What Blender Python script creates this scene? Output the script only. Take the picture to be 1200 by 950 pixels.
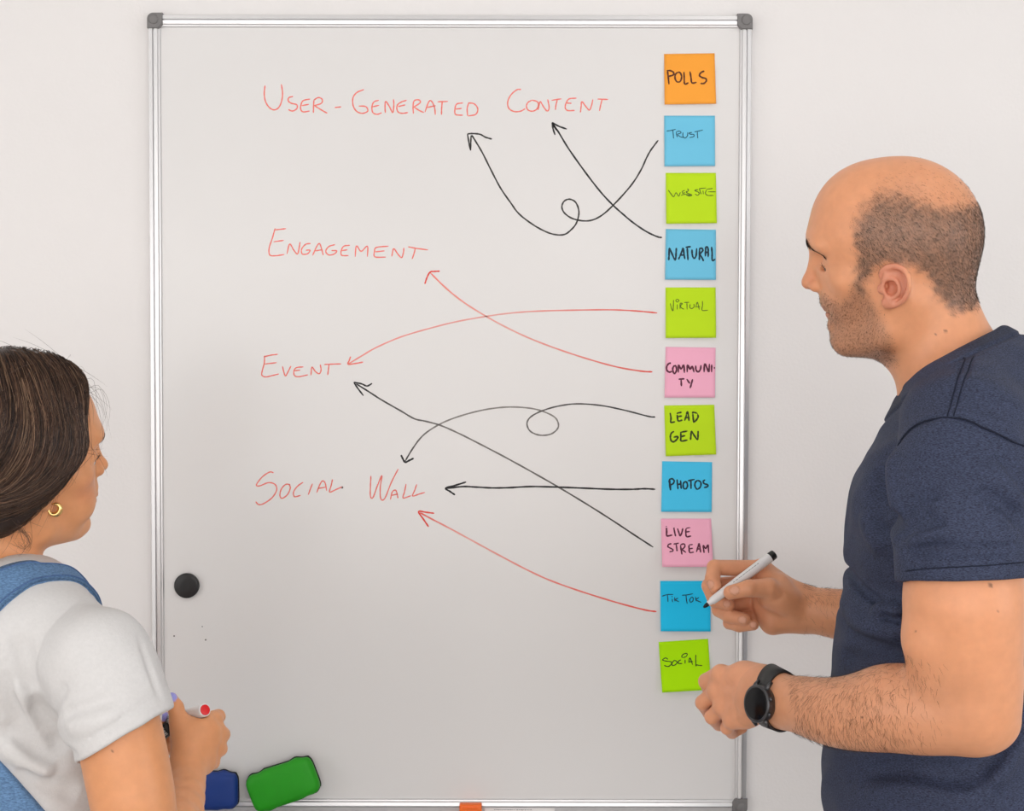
import bpy, math, random
import numpy as np
from mathutils import Vector, Matrix
random.seed(7)
rng = np.random.default_rng(7)
scene = bpy.context.scene
COL = scene.collection
for o in list(bpy.data.objects):
    bpy.data.objects.remove(o)

# ------------------------------------------------------------------ camera
FPX = 1713.0                                   # focal length in pixels of a 1200 px wide frame
CAM = np.array([0.0933, -2.212, 1.547])
TILT, ROLL = math.radians(1.83), math.radians(0.09)
_f = np.array([0, math.cos(TILT), -math.sin(TILT)])
_u0 = np.array([0, math.sin(TILT), math.cos(TILT)])
_r0 = np.array([1.0, 0, 0])
_r = _r0 * math.cos(ROLL) + _u0 * math.sin(ROLL)
_u = _u0 * math.cos(ROLL) - _r0 * math.sin(ROLL)
cam_data = bpy.data.cameras.new('camera')
cam_data.sensor_width = 36
cam_data.lens = 36 * FPX / 1200
cam_data.clip_start = 0.02
cam = bpy.data.objects.new('camera', cam_data)
COL.objects.link(cam)
cam.matrix_world = Matrix((( _r[0], _u[0], -_f[0], CAM[0]), (_r[1], _u[1], -_f[1], CAM[1]),
                           (_r[2], _u[2], -_f[2], CAM[2]), (0, 0, 0, 1)))
scene.camera = cam

# ------------------------------------------------------------------ world, lamps, exposure
scene.view_settings.view_transform = 'Standard'
scene.view_settings.look = 'None'
scene.view_settings.gamma = 1.0
scene.view_settings.use_curve_mapping = False
scene.view_settings.exposure = -0.08
scene.cycles.use_denoising = True
scene.cycles.max_bounces = 8
scene.cycles.diffuse_bounces = 5
world = bpy.data.worlds.new('world')
scene.world = world
world.use_nodes = True
_bg = world.node_tree.nodes['Background']
_bg.inputs[0].default_value = (0.80, 0.90, 1.0, 1)
_bg.inputs[1].default_value = 1.0
CEIL_POWER = 1.7            # radiance of the ceiling panels
WIN_POWER = 24.0            # daylight through the window wall on the right
ROOM = dict(x0=-2.6, x1=3.0, y0=-3.5, y1=0.0, z1=2.75)
def area_light(name, loc, target, sx, sy, power, col):
    l = bpy.data.lights.new(name, 'AREA')
    l.shape = 'RECTANGLE'; l.size = sx; l.size_y = sy; l.energy = power; l.color = col
    o = bpy.data.objects.new(name, l); COL.objects.link(o)
    o.location = loc
    o.rotation_euler = (Vector(target) - Vector(loc)).to_track_quat('-Z', 'Y').to_euler()
    return o
area_light('window_daylight', (2.97, -2.30, 1.45), (0.0, -2.30, 1.45), 2.0, 1.3, WIN_POWER, (0.90, 0.95, 1.0))
BACK_POWER = 43.5
LEFT_FILL_POWER = 9.0
area_light('left_fill_light', (-2.57, -2.1, 1.45), (0.0, -2.1, 1.45), 1.8, 1.3, LEFT_FILL_POWER, (0.95, 0.97, 1.0))  # added fill lamp for the man's face and the wall behind him
area_light('rear_window_daylight', (-0.25, -3.47, 1.48), (-0.25, 0, 1.48), 4.2, 1.26, BACK_POWER, (1.0, 0.975, 0.955))

# ------------------------------------------------------------------ helpers
def ray(px, py):
    return _f + _r * ((px - 600.0) / FPX) + _u * ((475.0 - py) / FPX)
def P(px, py, y):
    """point of the picture at the distance y from the wall"""
    d = ray(px, py)
    return CAM + d * ((y - CAM[1]) / d[1])
def S(px, y):
    """length in metres of px pixels at distance y"""
    return px * (y - CAM[1]) / FPX
def proj(p):
    d = np.asarray(p, float) - CAM
    return 600 + FPX * (d @ _r) / (d @ _f), 475 - FPX * (d @ _u) / (d @ _f)
def A(*v): return np.array(v, float)
def nrm(v):
    v = np.asarray(v, float); return v / np.linalg.norm(v)
def srgb(r, g, b):
    f = lambda c: (c / 255 / 12.92) if c / 255 <= 0.04045 else ((c / 255 + 0.055) / 1.055) ** 2.4
    return (f(r), f(g), f(b), 1.0)

def tag(o, label=None, cat=None, group=None, kind=None):
    if label: o['label'] = label
    if cat: o['category'] = cat
    if group: o['group'] = group
    if kind: o['kind'] = kind
    return o
def empty(name, loc):
    o = bpy.data.objects.new(name, None); COL.objects.link(o)
    o.location = [float(c) for c in loc]; o.empty_display_size = 0.05
    return o
def mesh_obj(name, V, Fs, mat=None, parent=None, smooth=True):
    me = bpy.data.meshes.new(name)
    V = np.asarray(V, dtype=np.float64)
    off = np.zeros(3)
    if parent is not None:
        off = world_loc(parent)
    else:
        off = V.mean(0); 
    if isinstance(Fs, np.ndarray):
        n = Fs.shape[1]
        me.vertices.add(len(V)); me.vertices.foreach_set('co', (V - off).astype(np.float32).ravel())
        me.loops.add(Fs.size); me.loops.foreach_set('vertex_index', Fs.astype(np.int32).ravel())
        me.polygons.add(len(Fs))
        me.polygons.foreach_set('loop_start', np.arange(0, Fs.size, n, dtype=np.int32))
        me.polygons.foreach_set('loop_total', np.full(len(Fs), n, dtype=np.int32))
        me.update(calc_edges=True); me.validate()
    else:
        me.from_pydata([tuple(v) for v in (V - off)], [], [tuple(int(i) for i in f) for f in Fs])
        me.update()
    if smooth:
        me.polygons.foreach_set('use_smooth', np.ones(len(me.polygons), dtype=bool))
    o = bpy.data.objects.new(name, me); COL.objects.link(o)
    if mat: me.materials.append(mat)
    if parent is not None: o.parent = parent
    else: o.location = off
    return o
def world_loc(o):
    p = np.zeros(3)
    while o is not None:
        p = p + np.array(o.location); o = o.parent
    return p
def set_col(o, c, name='col'):
    c = np.asarray(c, np.float32)
    if c.shape[1] == 3: c = np.concatenate([c, np.ones((len(c), 1), np.float32)], 1)
    a = o.data.attributes.new(name, 'FLOAT_COLOR', 'POINT')
    a.data.foreach_set('color', c.ravel())
def bevel(o, w, seg=2):
    m = o.modifiers.new('bevel', 'BEVEL'); m.width = w; m.segments = seg; m.limit_method = 'ANGLE'
    m.angle_limit = math.radians(40)
    return o
BOXF = [(0, 1, 3, 2), (4, 6, 7, 5), (0, 4, 5, 1), (2, 3, 7, 6), (0, 2, 6, 4), (1, 5, 7, 3)]
def box(name, lo, hi, mat, parent=None, bev=0.0, seg=2):
    V = [(x, y, z) for x in (lo[0], hi[0]) for y in (lo[1], hi[1]) for z in (lo[2], hi[2])]
    o = mesh_obj(name, V, BOXF, mat, parent, smooth=bev > 0)
    if bev: bevel(o, bev, seg)
    return o
def catmull(pts, n=6, closed=False):
    pts = np.asarray(pts, float)
    if len(pts) < 3:
        t = np.linspace(0, 1, n + 1)[:, None]
        return pts[0] * (1 - t) + pts[-1] * t
    P4 = np.vstack([2 * pts[0] - pts[1], pts, 2 * pts[-1] - pts[-2]])
    out = []
    for i in range(1, len(P4) - 2):
        p0, p1, p2, p3 = P4[i - 1], P4[i], P4[i + 1], P4[i + 2]
        t = np.linspace(0, 1, n, endpoint=False)[:, None]
        out.append(0.5 * (2 * p1 + (p2 - p0) * t + (2 * p0 - 5 * p1 + 4 * p2 - p3) * t ** 2 + (-p0 + 3 * p1 - 3 * p2 + p3) * t ** 3))
    out.append(pts[-1:])
    return np.vstack(out)
def tube_geo(pts, rad, sides=12, up=None, caps=True, flat=1.0):
    """closed tube along pts; rad scalar or per point; flat scales the section along its binormal"""
    pts = np.asarray(pts, float); n = len(pts)
    rad = np.full(n, rad) if np.isscalar(rad) else np.asarray(rad, float)
    T = np.gradient(pts, axis=0); T /= np.linalg.norm(T, axis=1)[:, None] + 1e-12
    u = np.array(up if up is not None else (0, 0, 1.0), float)
    if abs(u @ T[0]) > 0.95: u = np.array((1.0, 0, 0))
    V = []; 
    for i in range(n):
        u = u - T[i] * (u @ T[i]); u /= np.linalg.norm(u) + 1e-12
        b = np.cross(T[i], u)
        for j in range(sides):
            a = 2 * math.pi * j / sides
            V.append(pts[i] + rad[i] * (u * math.cos(a) + b * math.sin(a) * flat))
    Fs = []
    for i in range(n - 1):
        for j in range(sides):
            k = (j + 1) % sides
            Fs.append((i * sides + j, i * sides + k, (i + 1) * sides + k, (i + 1) * sides + j))
    if caps:
        Fs.append(tuple(range(sides - 1, -1, -1)))
        Fs.append(tuple((n - 1) * sides + j for j in range(sides)))
    return V, Fs
def lathe_geo(a, b, prof, sides=32):
    """profile [(t along a->b in metres, radius)] turned about the axis a->b"""
    a = np.asarray(a, float); ax = nrm(np.asarray(b, float) - a)
    return tube_geo_axis(a, ax, prof, sides)
def tube_geo_axis(a, ax, prof, sides):
    u = np.cross(ax, (0, 0, 1.0) if abs(ax[2]) < 0.9 else (1.0, 0, 0)); u = nrm(u); b = np.cross(ax, u)
    V = []; Fs = []
    for t, r in prof:
        for j in range(sides):
            q = 2 * math.pi * j / sides
            V.append(a + ax * t + r * (u * math.cos(q) + b * math.sin(q)))
    for i in range(len(prof) - 1):
        for j in range(sides):
            k = (j + 1) % sides
            Fs.append((i * sides + j, i * sides + k, (i + 1) * sides + k, (i + 1) * sides + j))
    Fs.append(tuple(range(sides - 1, -1, -1))); Fs.append(tuple((len(prof) - 1) * sides + j for j in range(sides)))
    return V, Fs
def merge(geos):
    V = []; Fs = []
    for v, f in geos:
        b = len(V); V += list(v); Fs += [tuple(i + b for i in q) for q in f]
    return V, Fs

# ------------------------------------------------------------------ materials
def mat(name, color=(.8, .8, .8, 1), rough=0.5, metal=0.0, spec=0.5, attr=None, noise=None, bump=None, sss=0.0,
        sss_r=(1, .4, .2), coat=0.0, emit=None, sheen=0.0):
    m = bpy.data.materials.new(name); m.use_nodes = True
    nt = m.node_tree; b = nt.nodes['Principled BSDF']; L = nt.links.new
    b.inputs['Base Color'].default_value = color
    b.inputs['Roughness'].default_value = rough
    b.inputs['Metallic'].default_value = metal
    b.inputs['Specular IOR Level'].default_value = spec
    b.inputs['Coat Weight'].default_value = coat
    b.inputs['Sheen Weight'].default_value = sheen
    if sss:
        b.inputs['Subsurface Weight'].default_value = sss
        b.inputs['Subsurface Radius'].default_value = sss_r
        b.inputs['Subsurface Scale'].default_value = 0.006
    if emit:
        b.inputs['Emission Color'].default_value = color; b.inputs['Emission Strength'].default_value = emit
    tc = nt.nodes.new('ShaderNodeTexCoord')
    src = None
    if attr:
        a = nt.nodes.new('ShaderNodeAttribute'); a.attribute_name = attr; src = a.outputs['Color']
    if noise:                                   # (scale, amount, detail, stretch)
        sc, amt, det, st = noise
        mp = nt.nodes.new('ShaderNodeMapping'); mp.inputs['Scale'].default_value = st
        L(tc.outputs['Object'], mp.inputs[0])
        n = nt.nodes.new('ShaderNodeTexNoise'); n.inputs['Scale'].default_value = sc; n.inputs['Detail'].default_value = det
        L(mp.outputs[0], n.inputs['Vector'])
        mr = nt.nodes.new('ShaderNodeMapRange'); mr.inputs[1].default_value = 0.25; mr.inputs[2].default_value = 0.75
        mr.inputs[3].default_value = 1 - amt; mr.inputs[4].default_value = 1 + amt
        L(n.outputs[0], mr.inputs[0])
        mx = nt.nodes.new('ShaderNodeVectorMath'); mx.operation = 'MULTIPLY'
        if src: L(src, mx.inputs[0])
        else: mx.inputs[0].default_value = color[:3]
        L(mr.outputs[0], mx.inputs[1]); src = mx.outputs[0]
    if src: L(src, b.inputs['Base Color'])
    if bump:                                    # (scale, distance, stretch)
        sc, dist, st = bump
        mp = nt.nodes.new('ShaderNodeMapping'); mp.inputs['Scale'].default_value = st
        L(tc.outputs['Object'], mp.inputs[0])
        n = nt.nodes.new('ShaderNodeTexNoise'); n.inputs['Scale'].default_value = sc; n.inputs['Detail'].default_value = 4
        L(mp.outputs[0], n.inputs['Vector'])
        bp = nt.nodes.new('ShaderNodeBump'); bp.inputs['Distance'].default_value = dist; bp.inputs['Strength'].default_value = 1.0
        L(n.outputs[0], bp.inputs['Height']); L(bp.outputs[0], b.inputs['Normal'])
    return m
ONE = (1, 1, 1)

# ------------------------------------------------------------------ sculpting kit: signed distance fields -> one mesh
def smin(a, b, k):
    if k <= 0: return np.minimum(a, b)
    h = np.maximum(k - np.abs(a - b), 0) / k
    return np.minimum(a, b) - h * h * k * 0.25
class Field:
    def __init__(s): s.ops = []
    def _add(s, fn, c, rad, op, k): s.ops.append((fn, np.asarray(c, float), float(rad), op, float(k)))
    def ell(s, c, r, R=None, op='u', k=0.01):
        c = np.asarray(c, float); r = np.asarray(r, float)
        def fn(X):
            q = X - c
            if R is not None: q = q @ R
            a = q / r
            k0 = np.sqrt((a * a).sum(-1)); k1 = np.sqrt(((a / r) ** 2).sum(-1)) + 1e-6
            return k0 * (k0 - 1) / k1
        s._add(fn, c, r.max(), op, k); return s
    def cap(s, a, b, ra, rb, op='u', k=0.008, flat=None):
        a = np.asarray(a, float); b = np.asarray(b, float); ab = b - a; L2 = ab @ ab + 1e-12
        def fn(X):
            q = X - a
            h = np.clip(q @ ab / L2, 0, 1)
            d = q - h[..., None] * ab
            if flat is not None:
                n, f = flat
                d = d + (d @ n)[..., None] * n * (1 / f - 1)
                return (np.sqrt((d * d).sum(-1)) - (ra + (rb - ra) * h)) * min(1, f + 0.15)
            return np.sqrt((d * d).sum(-1)) - (ra + (rb - ra) * h)
        s._add(fn, (a + b) / 2, math.sqrt(L2) / 2 + max(ra, rb) * (max(1, flat[1]) if flat else 1), op, k); return s
    def chain(s, pts, rad, op='u', k=0.008, n=0, kk=0.0, flat=None):
        pts = np.asarray(pts, float); rad = np.full(len(pts), rad) if np.isscalar(rad) else np.asarray(rad, float)
        if n:
            pr = catmull(np.column_stack([pts, rad]), n); pts = pr[:, :3]; rad = pr[:, 3]
        g = Field()
        for i in range(len(pts) - 1): g.cap(pts[i], pts[i + 1], rad[i], rad[i + 1], 'u', kk, flat)
        fns = [o[0] for o in g.ops]
        def fn(X):
            d = fns[0](X)
            for f in fns[1:]: d = smin(d, f(X), kk)
            return d
        c = (pts.max(0) + pts.min(0)) / 2
        s._add(fn, c, np.linalg.norm(pts.max(0) - pts.min(0)) / 2 + rad.max() * (max(1, flat[1]) if flat else 1), op, k); return s
    def half(s, p, n, op='i', k=0.002):
        p = np.asarray(p, float); n = nrm(n)
        s._add(lambda X: (X - p) @ n, p, 99, op, k); return s
    def crease(s, pts, width, depth, n=6):
        """a fold line: depth > 0 cuts a valley, depth < 0 raises a ridge"""
        pts = catmull(pts, n) if n else np.asarray(pts, float)
        segs = [(pts[i], pts[i + 1]) for i in range(len(pts) - 1)]
        w = np.linspace(0, 1, len(pts))
        def fn(X):
            best = np.full(X.shape[:-1], 1e9); tt = np.zeros(X.shape[:-1])
            for i, (a, b) in enumerate(segs):
                ab = b - a; q = X - a; h = np.clip(q @ ab / (ab @ ab + 1e-12), 0, 1)
                d = ((q - h[..., None] * ab) ** 2).sum(-1)
                m = d < best; best = np.where(m, d, best); tt = np.where(m, (i + h) / len(segs), tt)
            return depth * np.exp(-best / width ** 2) * np.clip(np.minimum(tt, 1 - tt) * 5, 0.15, 1)
        c = (pts.max(0) + pts.min(0)) / 2
        s._add(fn, c, np.linalg.norm(pts.max(0) - pts.min(0)) / 2 + width * 2.2, 'd', 0); return s
    def sub(s, fld, op='u', k=0.004):
        """another whole field as one primitive"""
        c = np.mean([o[1] for o in fld.ops if o[2] < 50], 0)
        rad = max(np.linalg.norm(o[1] - c) + o[2] for o in fld.ops if o[2] < 50) + 0.02
        s._add(lambda X: fld(X), c, rad, op, k); return s
    def __call__(s, X, bc=None, br=0.0):
        d = np.full(X.shape[:-1], 0.12)
        for fn, c, rad, op, k in s.ops:
            if bc is not None and np.linalg.norm(bc - c) - rad > br + k + 0.012: continue
            if op == 'u': d = smin(d, fn(X), k)
            elif op == 's': d = -smin(-d, fn(X), k)
            elif op == 'i': d = -smin(-d, -fn(X), k)
            else: d = d + fn(X)
        return d
class Grid:
    """field sampled near its surface"""
    def __init__(s, field, lo, hi, h, B=16):
        s.lo = np.asarray(lo, float); s.h = h
        n = np.ceil((np.asarray(hi, float) - s.lo) / h / B).astype(int)
        s.n = n * B
        G = np.empty(tuple(s.n), np.float32)
        ci = np.stack(np.meshgrid(*[np.arange(m) for m in n], indexing='ij'), -1).reshape(-1, 3)
        cc = s.lo + (ci * B + (B - 1) / 2) * h
        dc = np.concatenate([field(c) for c in np.array_split(cc, max(1, len(cc) // 20000))])
        br = math.sqrt(3) * B * h / 2
        loc = np.stack(np.meshgrid(*[np.arange(B)] * 3, indexing='ij'), -1).reshape(-1, 3) * h
        act = np.abs(dc) < br * 1.35 + 0.008
        for (i, j, k), c, d, a in zip(ci * B, cc, dc, act):
            if a: G[i:i + B, j:j + B, k:k + B] = field((s.lo + np.array((i, j, k)) * h) + loc, c, br).reshape(B, B, B)
            else: G[i:i + B, j:j + B, k:k + B] = d
        s.G = G
    def sample(s, X):
        q = (np.asarray(X) - s.lo) / s.h
        i = np.clip(np.floor(q).astype(int), 0, s.n - 2); f = np.clip(q - i, 0, 1)
        out = 0
        for dx in (0, 1):
            for dy in (0, 1):
                for dz in (0, 1):
                    w = (f[..., 0] if dx else 1 - f[..., 0]) * (f[..., 1] if dy else 1 - f[..., 1]) * (f[..., 2] if dz else 1 - f[..., 2])
                    out = out + w * s.G[i[..., 0] + dx, i[..., 1] + dy, i[..., 2] + dz]
        return out
    def grad(s, X):
        e = s.h * 1.0; g = []
        for a in range(3):
            d = np.zeros(3); d[a] = e
            g.append(s.sample(X + d) - s.sample(X - d))
        g = np.stack(g, -1)
        return g / (np.linalg.norm(g, axis=-1, keepdims=True) + 1e-9)
    def project(s, X, off=0.0, it=3):
        for _ in range(it):
            X = X - (s.sample(X) - off)[..., None] * s.grad(X) * 0.9
        return X
    def mesh(s):
        I = s.G < 0
        nx, ny, nz = s.n
        cnt = np.zeros((nx - 1, ny - 1, nz - 1), np.int8)
        for dx in (0, 1):
            for dy in (0, 1):
                for dz in (0, 1):
                    cnt += I[dx:nx - 1 + dx, dy:ny - 1 + dy, dz:nz - 1 + dz]
        act = (cnt > 0) & (cnt < 8)
        C = np.argwhere(act)
        idx = np.full(act.shape, -1, np.int32); idx[act] = np.arange(len(C))
        corners = [(a, b, c) for a in (0, 1) for b in (0, 1) for c in (0, 1)]
        val = np.stack([s.G[C[:, 0] + a, C[:, 1] + b, C[:, 2] + c] for a, b, c in corners], 1).astype(np.float64)
        acc = np.zeros((len(C), 3)); num = np.zeros(len(C))
        for p in range(8):
            for q in range(p + 1, 8):
                cp, cq = np.array(corners[p]), np.array(corners[q])
                if np.abs(cp - cq).sum() != 1: continue
                m = (val[:, p] < 0) != (val[:, q] < 0)
                t = np.where(m, val[:, p] / np.where(m, val[:, p] - val[:, q], 1), 0)
                acc += np.where(m[:, None], cp + t[:, None] * (cq - cp), 0); num += m
        V = s.lo + (C + acc / num[:, None]) * s.h
        Q = []
        for ax in range(3):
            a, b = [(1, 2), (2, 0), (0, 1)][ax]
            sl0 = [slice(None)] * 3; sl1 = [slice(None)] * 3
            sl0[ax] = slice(0, -1); sl1[ax] = slice(1, None)
            E = np.argwhere(I[tuple(sl0)] != I[tuple(sl1)])
            E = E[(E[:, a] > 0) & (E[:, b] > 0) & (E[:, a] < s.n[a] - 1) & (E[:, b] < s.n[b] - 1)]
            ins = I[tuple(E.T)]
            def cell(da, db):
                c = E.copy(); c[:, a] += da; c[:, b] += db
                return idx[tuple(c.T)]
            q = np.stack([cell(-1, -1), cell(0, -1), cell(0, 0), cell(-1, 0)], 1)
            q[~ins] = q[~ins][:, ::-1]
            Q.append(q)
        Q = np.concatenate(Q); Q = Q[(Q >= 0).all(1)]
        V = s.project(V, 0.0, 2)
        # light Taubin smoothing
        E = np.concatenate([Q[:, [0, 1]], Q[:, [1, 2]], Q[:, [2, 3]], Q[:, [3, 0]]])
        deg = np.bincount(E.ravel(), minlength=len(V)).astype(float)[:, None] + 1e-9
        for lam in (0.5, -0.52, 0.5, -0.52):
            S_ = np.zeros_like(V)
            for c in range(3):
                S_[:, c] = np.bincount(E[:, 0], V[E[:, 1], c], len(V)) + np.bincount(E[:, 1], V[E[:, 0], c], len(V))
            V = V + lam * (S_ / deg - V)
        return V, Q
def fade(d, a, b):
    """1 where d<=a, 0 where d>=b"""
    t = np.clip((b - d) / (b - a), 0, 1); return t * t * (3 - 2 * t)
def strands(name, curves, rad, mt, parent, cols=None):
    """many thin three-sided hairs as one mesh; curves (N,M,3)"""
    curves = np.asarray(curves); N, M, _ = curves.shape
    T = np.gradient(curves, axis=1); T /= np.linalg.norm(T, axis=2, keepdims=True) + 1e-9
    ref = np.array((0.31, -0.87, 0.38)); u = np.cross(T, ref); u /= np.linalg.norm(u, axis=2, keepdims=True) + 1e-9
    b = np.cross(T, u)
    rr = (rad if np.ndim(rad) else np.full(N, rad))[:, None, None] * (1 - np.linspace(0, 1, M) ** 3 * 0.85)[None, :, None]
    V = np.stack([curves + rr * (u * math.cos(a) + b * math.sin(a)) for a in (0, 2.094, 4.189)], 2)   # N,M,3,3
    base = (np.arange(N) * M * 3)[:, None, None] + (np.arange(M - 1) * 3)[None, :, None] + np.arange(3)[None, None, :]
    nx = (np.arange(N) * M * 3)[:, None, None] + (np.arange(M - 1) * 3)[None, :, None] + ((np.arange(3) + 1) % 3)[None, None, :]
    F4 = np.stack([base, nx, nx + 3, base + 3], -1).reshape(-1, 4)
    o = mesh_obj(name, V.reshape(-1, 3), F4, mt, parent)
    if cols is not None: set_col(o, np.repeat(cols, M * 3, axis=0))
    return o
# ================================================================== the room
M_wall = mat('wall_paint', (0.86, 0.84, 0.832, 1), 0.75, spec=0.25, noise=(3.0, 0.012, 3, ONE), bump=(220, 0.0003, ONE))
M_ceil = mat('ceiling_paint', (0.85, 0.85, 0.84, 1), 0.9)
M_floor = mat('floor_vinyl', (0.50, 0.46, 0.42, 1), 0.45, noise=(9, 0.12, 6, (1, 6, 1)))
M_white = mat('white_lacquer', (0.82, 0.82, 0.81, 1), 0.35)
r = ROOM
def struct(o): return tag(o, kind='structure')
struct(box('wall_back', (r['x0'] - .1, 0, 0), (r['x1'] + .1, .12, r['z1']), M_wall))
struct(box('wall_left', (r['x0'] - .12, r['y0'], 0), (r['x0'], 0, r['z1']), M_wall))
struct(box('wall_front', (r['x0'] - .1, r['y0'] - .12, 0), (r['x1'] + .1, r['y0'], r['z1']), M_wall))
struct(box('wall_right', (r['x1'], r['y0'], 0), (r['x1'] + .12, 0, r['z1']), M_wall))
struct(box('floor', (r['x0'] - .1, r['y0'] - .1, -.1), (r['x1'] + .1, .1, 0), M_floor))
struct(box('ceiling', (r['x0'] - .1, r['y0'] - .1, r['z1']), (r['x1'] + .1, .1, r['z1'] + .1), M_ceil))
struct(box('baseboard_back', (r['x0'], -.014, 0), (r['x1'], 0, .08), M_white, bev=.004))
M_panel = mat('lamp_diffuser', (1.0, 0.97, 0.945, 1), 0.5, emit=CEIL_POWER)
for i, (x, y) in enumerate([(-1.1, -1.35), (0.75, -1.35), (-1.1, -2.8), (0.75, -2.8)]):
    e = empty('ceiling_light', (x, y, r['z1']))
    tag(e, 'square white ceiling light panel above the whiteboard' if y > -2 else 'square white ceiling light panel behind the viewer', 'ceiling light', 'ceiling light panels')
    z = r['z1']; g = []
    for a, b in (((-.31, -.31), (.31, -.29)), ((-.31, .29), (.31, .31)), ((-.31, -.29), (-.29, .29)), ((.29, -.29), (.31, .29))):
        lo = (x + a[0], y + a[1], z - .015); hi = (x + b[0], y + b[1], z - 0.0005)
        g.append(([(X, Y, Z) for X in (lo[0], hi[0]) for Y in (lo[1], hi[1]) for Z in (lo[2], hi[2])], BOXF))
    v, f = merge(g); mesh_obj('frame', v, f, M_white, e, smooth=False)
    box('diffuser', (x - .29, y - .29, z - .010), (x + .29, y + .29, z - .0005), M_panel, e)

def window(name, c, half, axis):
    # frame, mullions and sill round the daylight opening
    g = []; w, h = half; t = .05
    def bar(u0, u1, z0, z1, d=.05):
        if axis == 'y': lo, hi = (c[0] + u0, c[1] - .02, c[2] + z0), (c[0] + u1, c[1] + d - .02, c[2] + z1)
        else: lo, hi = (c[0] - d + .02, c[1] + u0, c[2] + z0), (c[0] + .02, c[1] + u1, c[2] + z1)
        g.append(([(X, Y, Z) for X in (lo[0], hi[0]) for Y in (lo[1], hi[1]) for Z in (lo[2], hi[2])], BOXF))
    bar(-w - t, w + t, h, h + t); bar(-w - t, w + t, -h - t, -h); bar(-w - t, -w, -h, h); bar(w, w + t, -h, h)
    for u in (-w / 3, w / 3): bar(u - .02, u + .02, -h, h)
    bar(-w - .09, w + .09, -h - t - .03, -h - t, .12)
    v, f = merge(g); struct(mesh_obj(name, v, f, M_white, smooth=False))
window('window_1', (-.25, r['y0'] + .025, 1.48), (2.1, .63), 'y')
window('left_fill_frame', (r['x0'] + .045, -2.1, 1.45), (.9, .65), 'x')  # unseen frame added round the left fill lamp
window('window_2', (r['x1'] - .025, -2.30, 1.45), (1.0, .65), 'x')

# ================================================================== the whiteboard
YB = -0.012                                     # writing surface
M_board = mat('board_enamel', (0.80, 0.789, 0.782, 1), 0.22, spec=0.35, noise=(2.2, 0.012, 4, ONE))
M_alu = mat('anodised_aluminium', (0.72, 0.72, 0.73, 1), 0.34, metal=0.8)
M_alu_h = mat('anodised_aluminium_flat', (0.74, 0.74, 0.75, 1), 0.36, metal=0.7)
M_cap = mat('grey_plastic', srgb(120, 118, 118), 0.45, noise=(60, 0.05, 3, ONE))
board = empty('whiteboard', (0, 0, 0.86))
tag(board, 'large portrait whiteboard in a grey aluminium frame hung on the white wall', 'whiteboard')
XL, XR, ZT, ZB_ = -0.45, 0.45, 2.060, 0.860
cz = 1.46
box('writing_surface', (XL + .008, YB, ZB_ + .008), (XR - .008, -0.001, ZT - .008), M_board, board)
# rail section (u across the rail from its outer edge to its inner edge, d out from the wall), ribbed
sec = [(0, .001), (0, .0165), (.0012, .0185), (.0066, .0192), (.0072, .0150), (.0086, .0150), (.0092, .0190), (.0135, .0180),
       (.0150, .0150), (.0165, .0146), (.0180, .0125), (.0180, .001)]
def rail(name, axis, side):
    V = []
    ends = (XL + .003, XR - .003) if axis == 'x' else (ZB_ + .003, ZT - .003)
    for e in ends:
        for u, d in sec:
            if axis == 'x': V.append((e, -d, (ZT - .0015 - u) if side > 0 else (ZB_ + .0015 + u)))
            else: V.append(((XR - u) if side > 0 else (XL + u), -d, e))
    n = len(sec); Fs = [(i, (i + 1) % n, n + (i + 1) % n, n + i) for i in range(n)] + [tuple(range(n)), tuple(range(2 * n - 1, n - 1, -1))]
    return mesh_obj(name, V, Fs, M_alu if axis == 'z' else M_alu_h, board, smooth=False)
for ax, sd in (('x', 1), ('x', -1), ('z', 1), ('z', -1)): rail('frame_rail', ax, sd)
def corner(sx, sz):
    # outline in the corner's own frame: origin at the outer corner, u and v run along the rails
    L_ = .0228; R_ = .009
    o = [(R_ - R_ * math.sin(a), R_ - R_ * math.cos(a)) for a in np.linspace(0, math.pi / 2, 8)]      # from (R,0) to (0,R)
    out = o + [(0, L_), (.0165, L_), (.019, .0205), (L_, .0165), (L_, 0)]
    X = XR + .0006 if sx > 0 else XL - .0006; Z = ZT + .0006 if sz > 0 else ZB_ - .0006
    V = []
    for d in (.001, .0205, .0215):
        s_ = 1 if d < .021 else .94
        for u, v in out:
            u2, v2 = .0114 + (u - .0114) * s_, .0114 + (v - .0114) * s_
            V.append((X - sx * u2, -d, Z - sz * v2))
    n = len(out); Fs = []
    for l in (0, 1):
        Fs += [(l * n + i, l * n + (i + 1) % n, (l + 1) * n + (i + 1) % n, (l + 1) * n + i) for i in range(n)]
    Fs += [tuple(range(n)), tuple(range(3 * n - 1, 2 * n - 1, -1))]
    c = mesh_obj('corner_cap', V, Fs, M_cap, board, smooth=False)
    # domed screw cover over the corner
    x0, z0 = X - sx * .0095, Z - sz * .0095
    v, f = tube_geo_axis(A(x0, -.0212, z0), A(0, -1, 0), [(0, .0078), (.0010, .0074), (.0017, .0055), (.002, .002)], 20)
    mesh_obj('screw_cover', v, f, M_cap, c)
for sx in (-1, 1):
    for sz in (-1, 1): corner(sx, sz)
# marker tray under the lower rail
M_tray = mat('white_tray', (0.78, 0.76, 0.75, 1), 0.4)
tray = [(-.001, 0), (-.060, 0), (-.064, .004), (-.064, .012), (-.0615, .012), (-.0615, .004), (-.059, .0025), (-.0035, .0025), (-.0035, .010), (-.001, .010)]
TZ = ZB_ - .0140
V = [(x, d, TZ + h) for x in (-0.39, 0.39) for d, h in tray]; n = len(tray)
tr = mesh_obj('marker_tray', V, [(i, (i + 1) % n, n + (i + 1) % n, n + i) for i in range(n)] + [tuple(range(n)), tuple(range(2 * n - 1, n - 1, -1))], M_tray, board, smooth=False)

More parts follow.
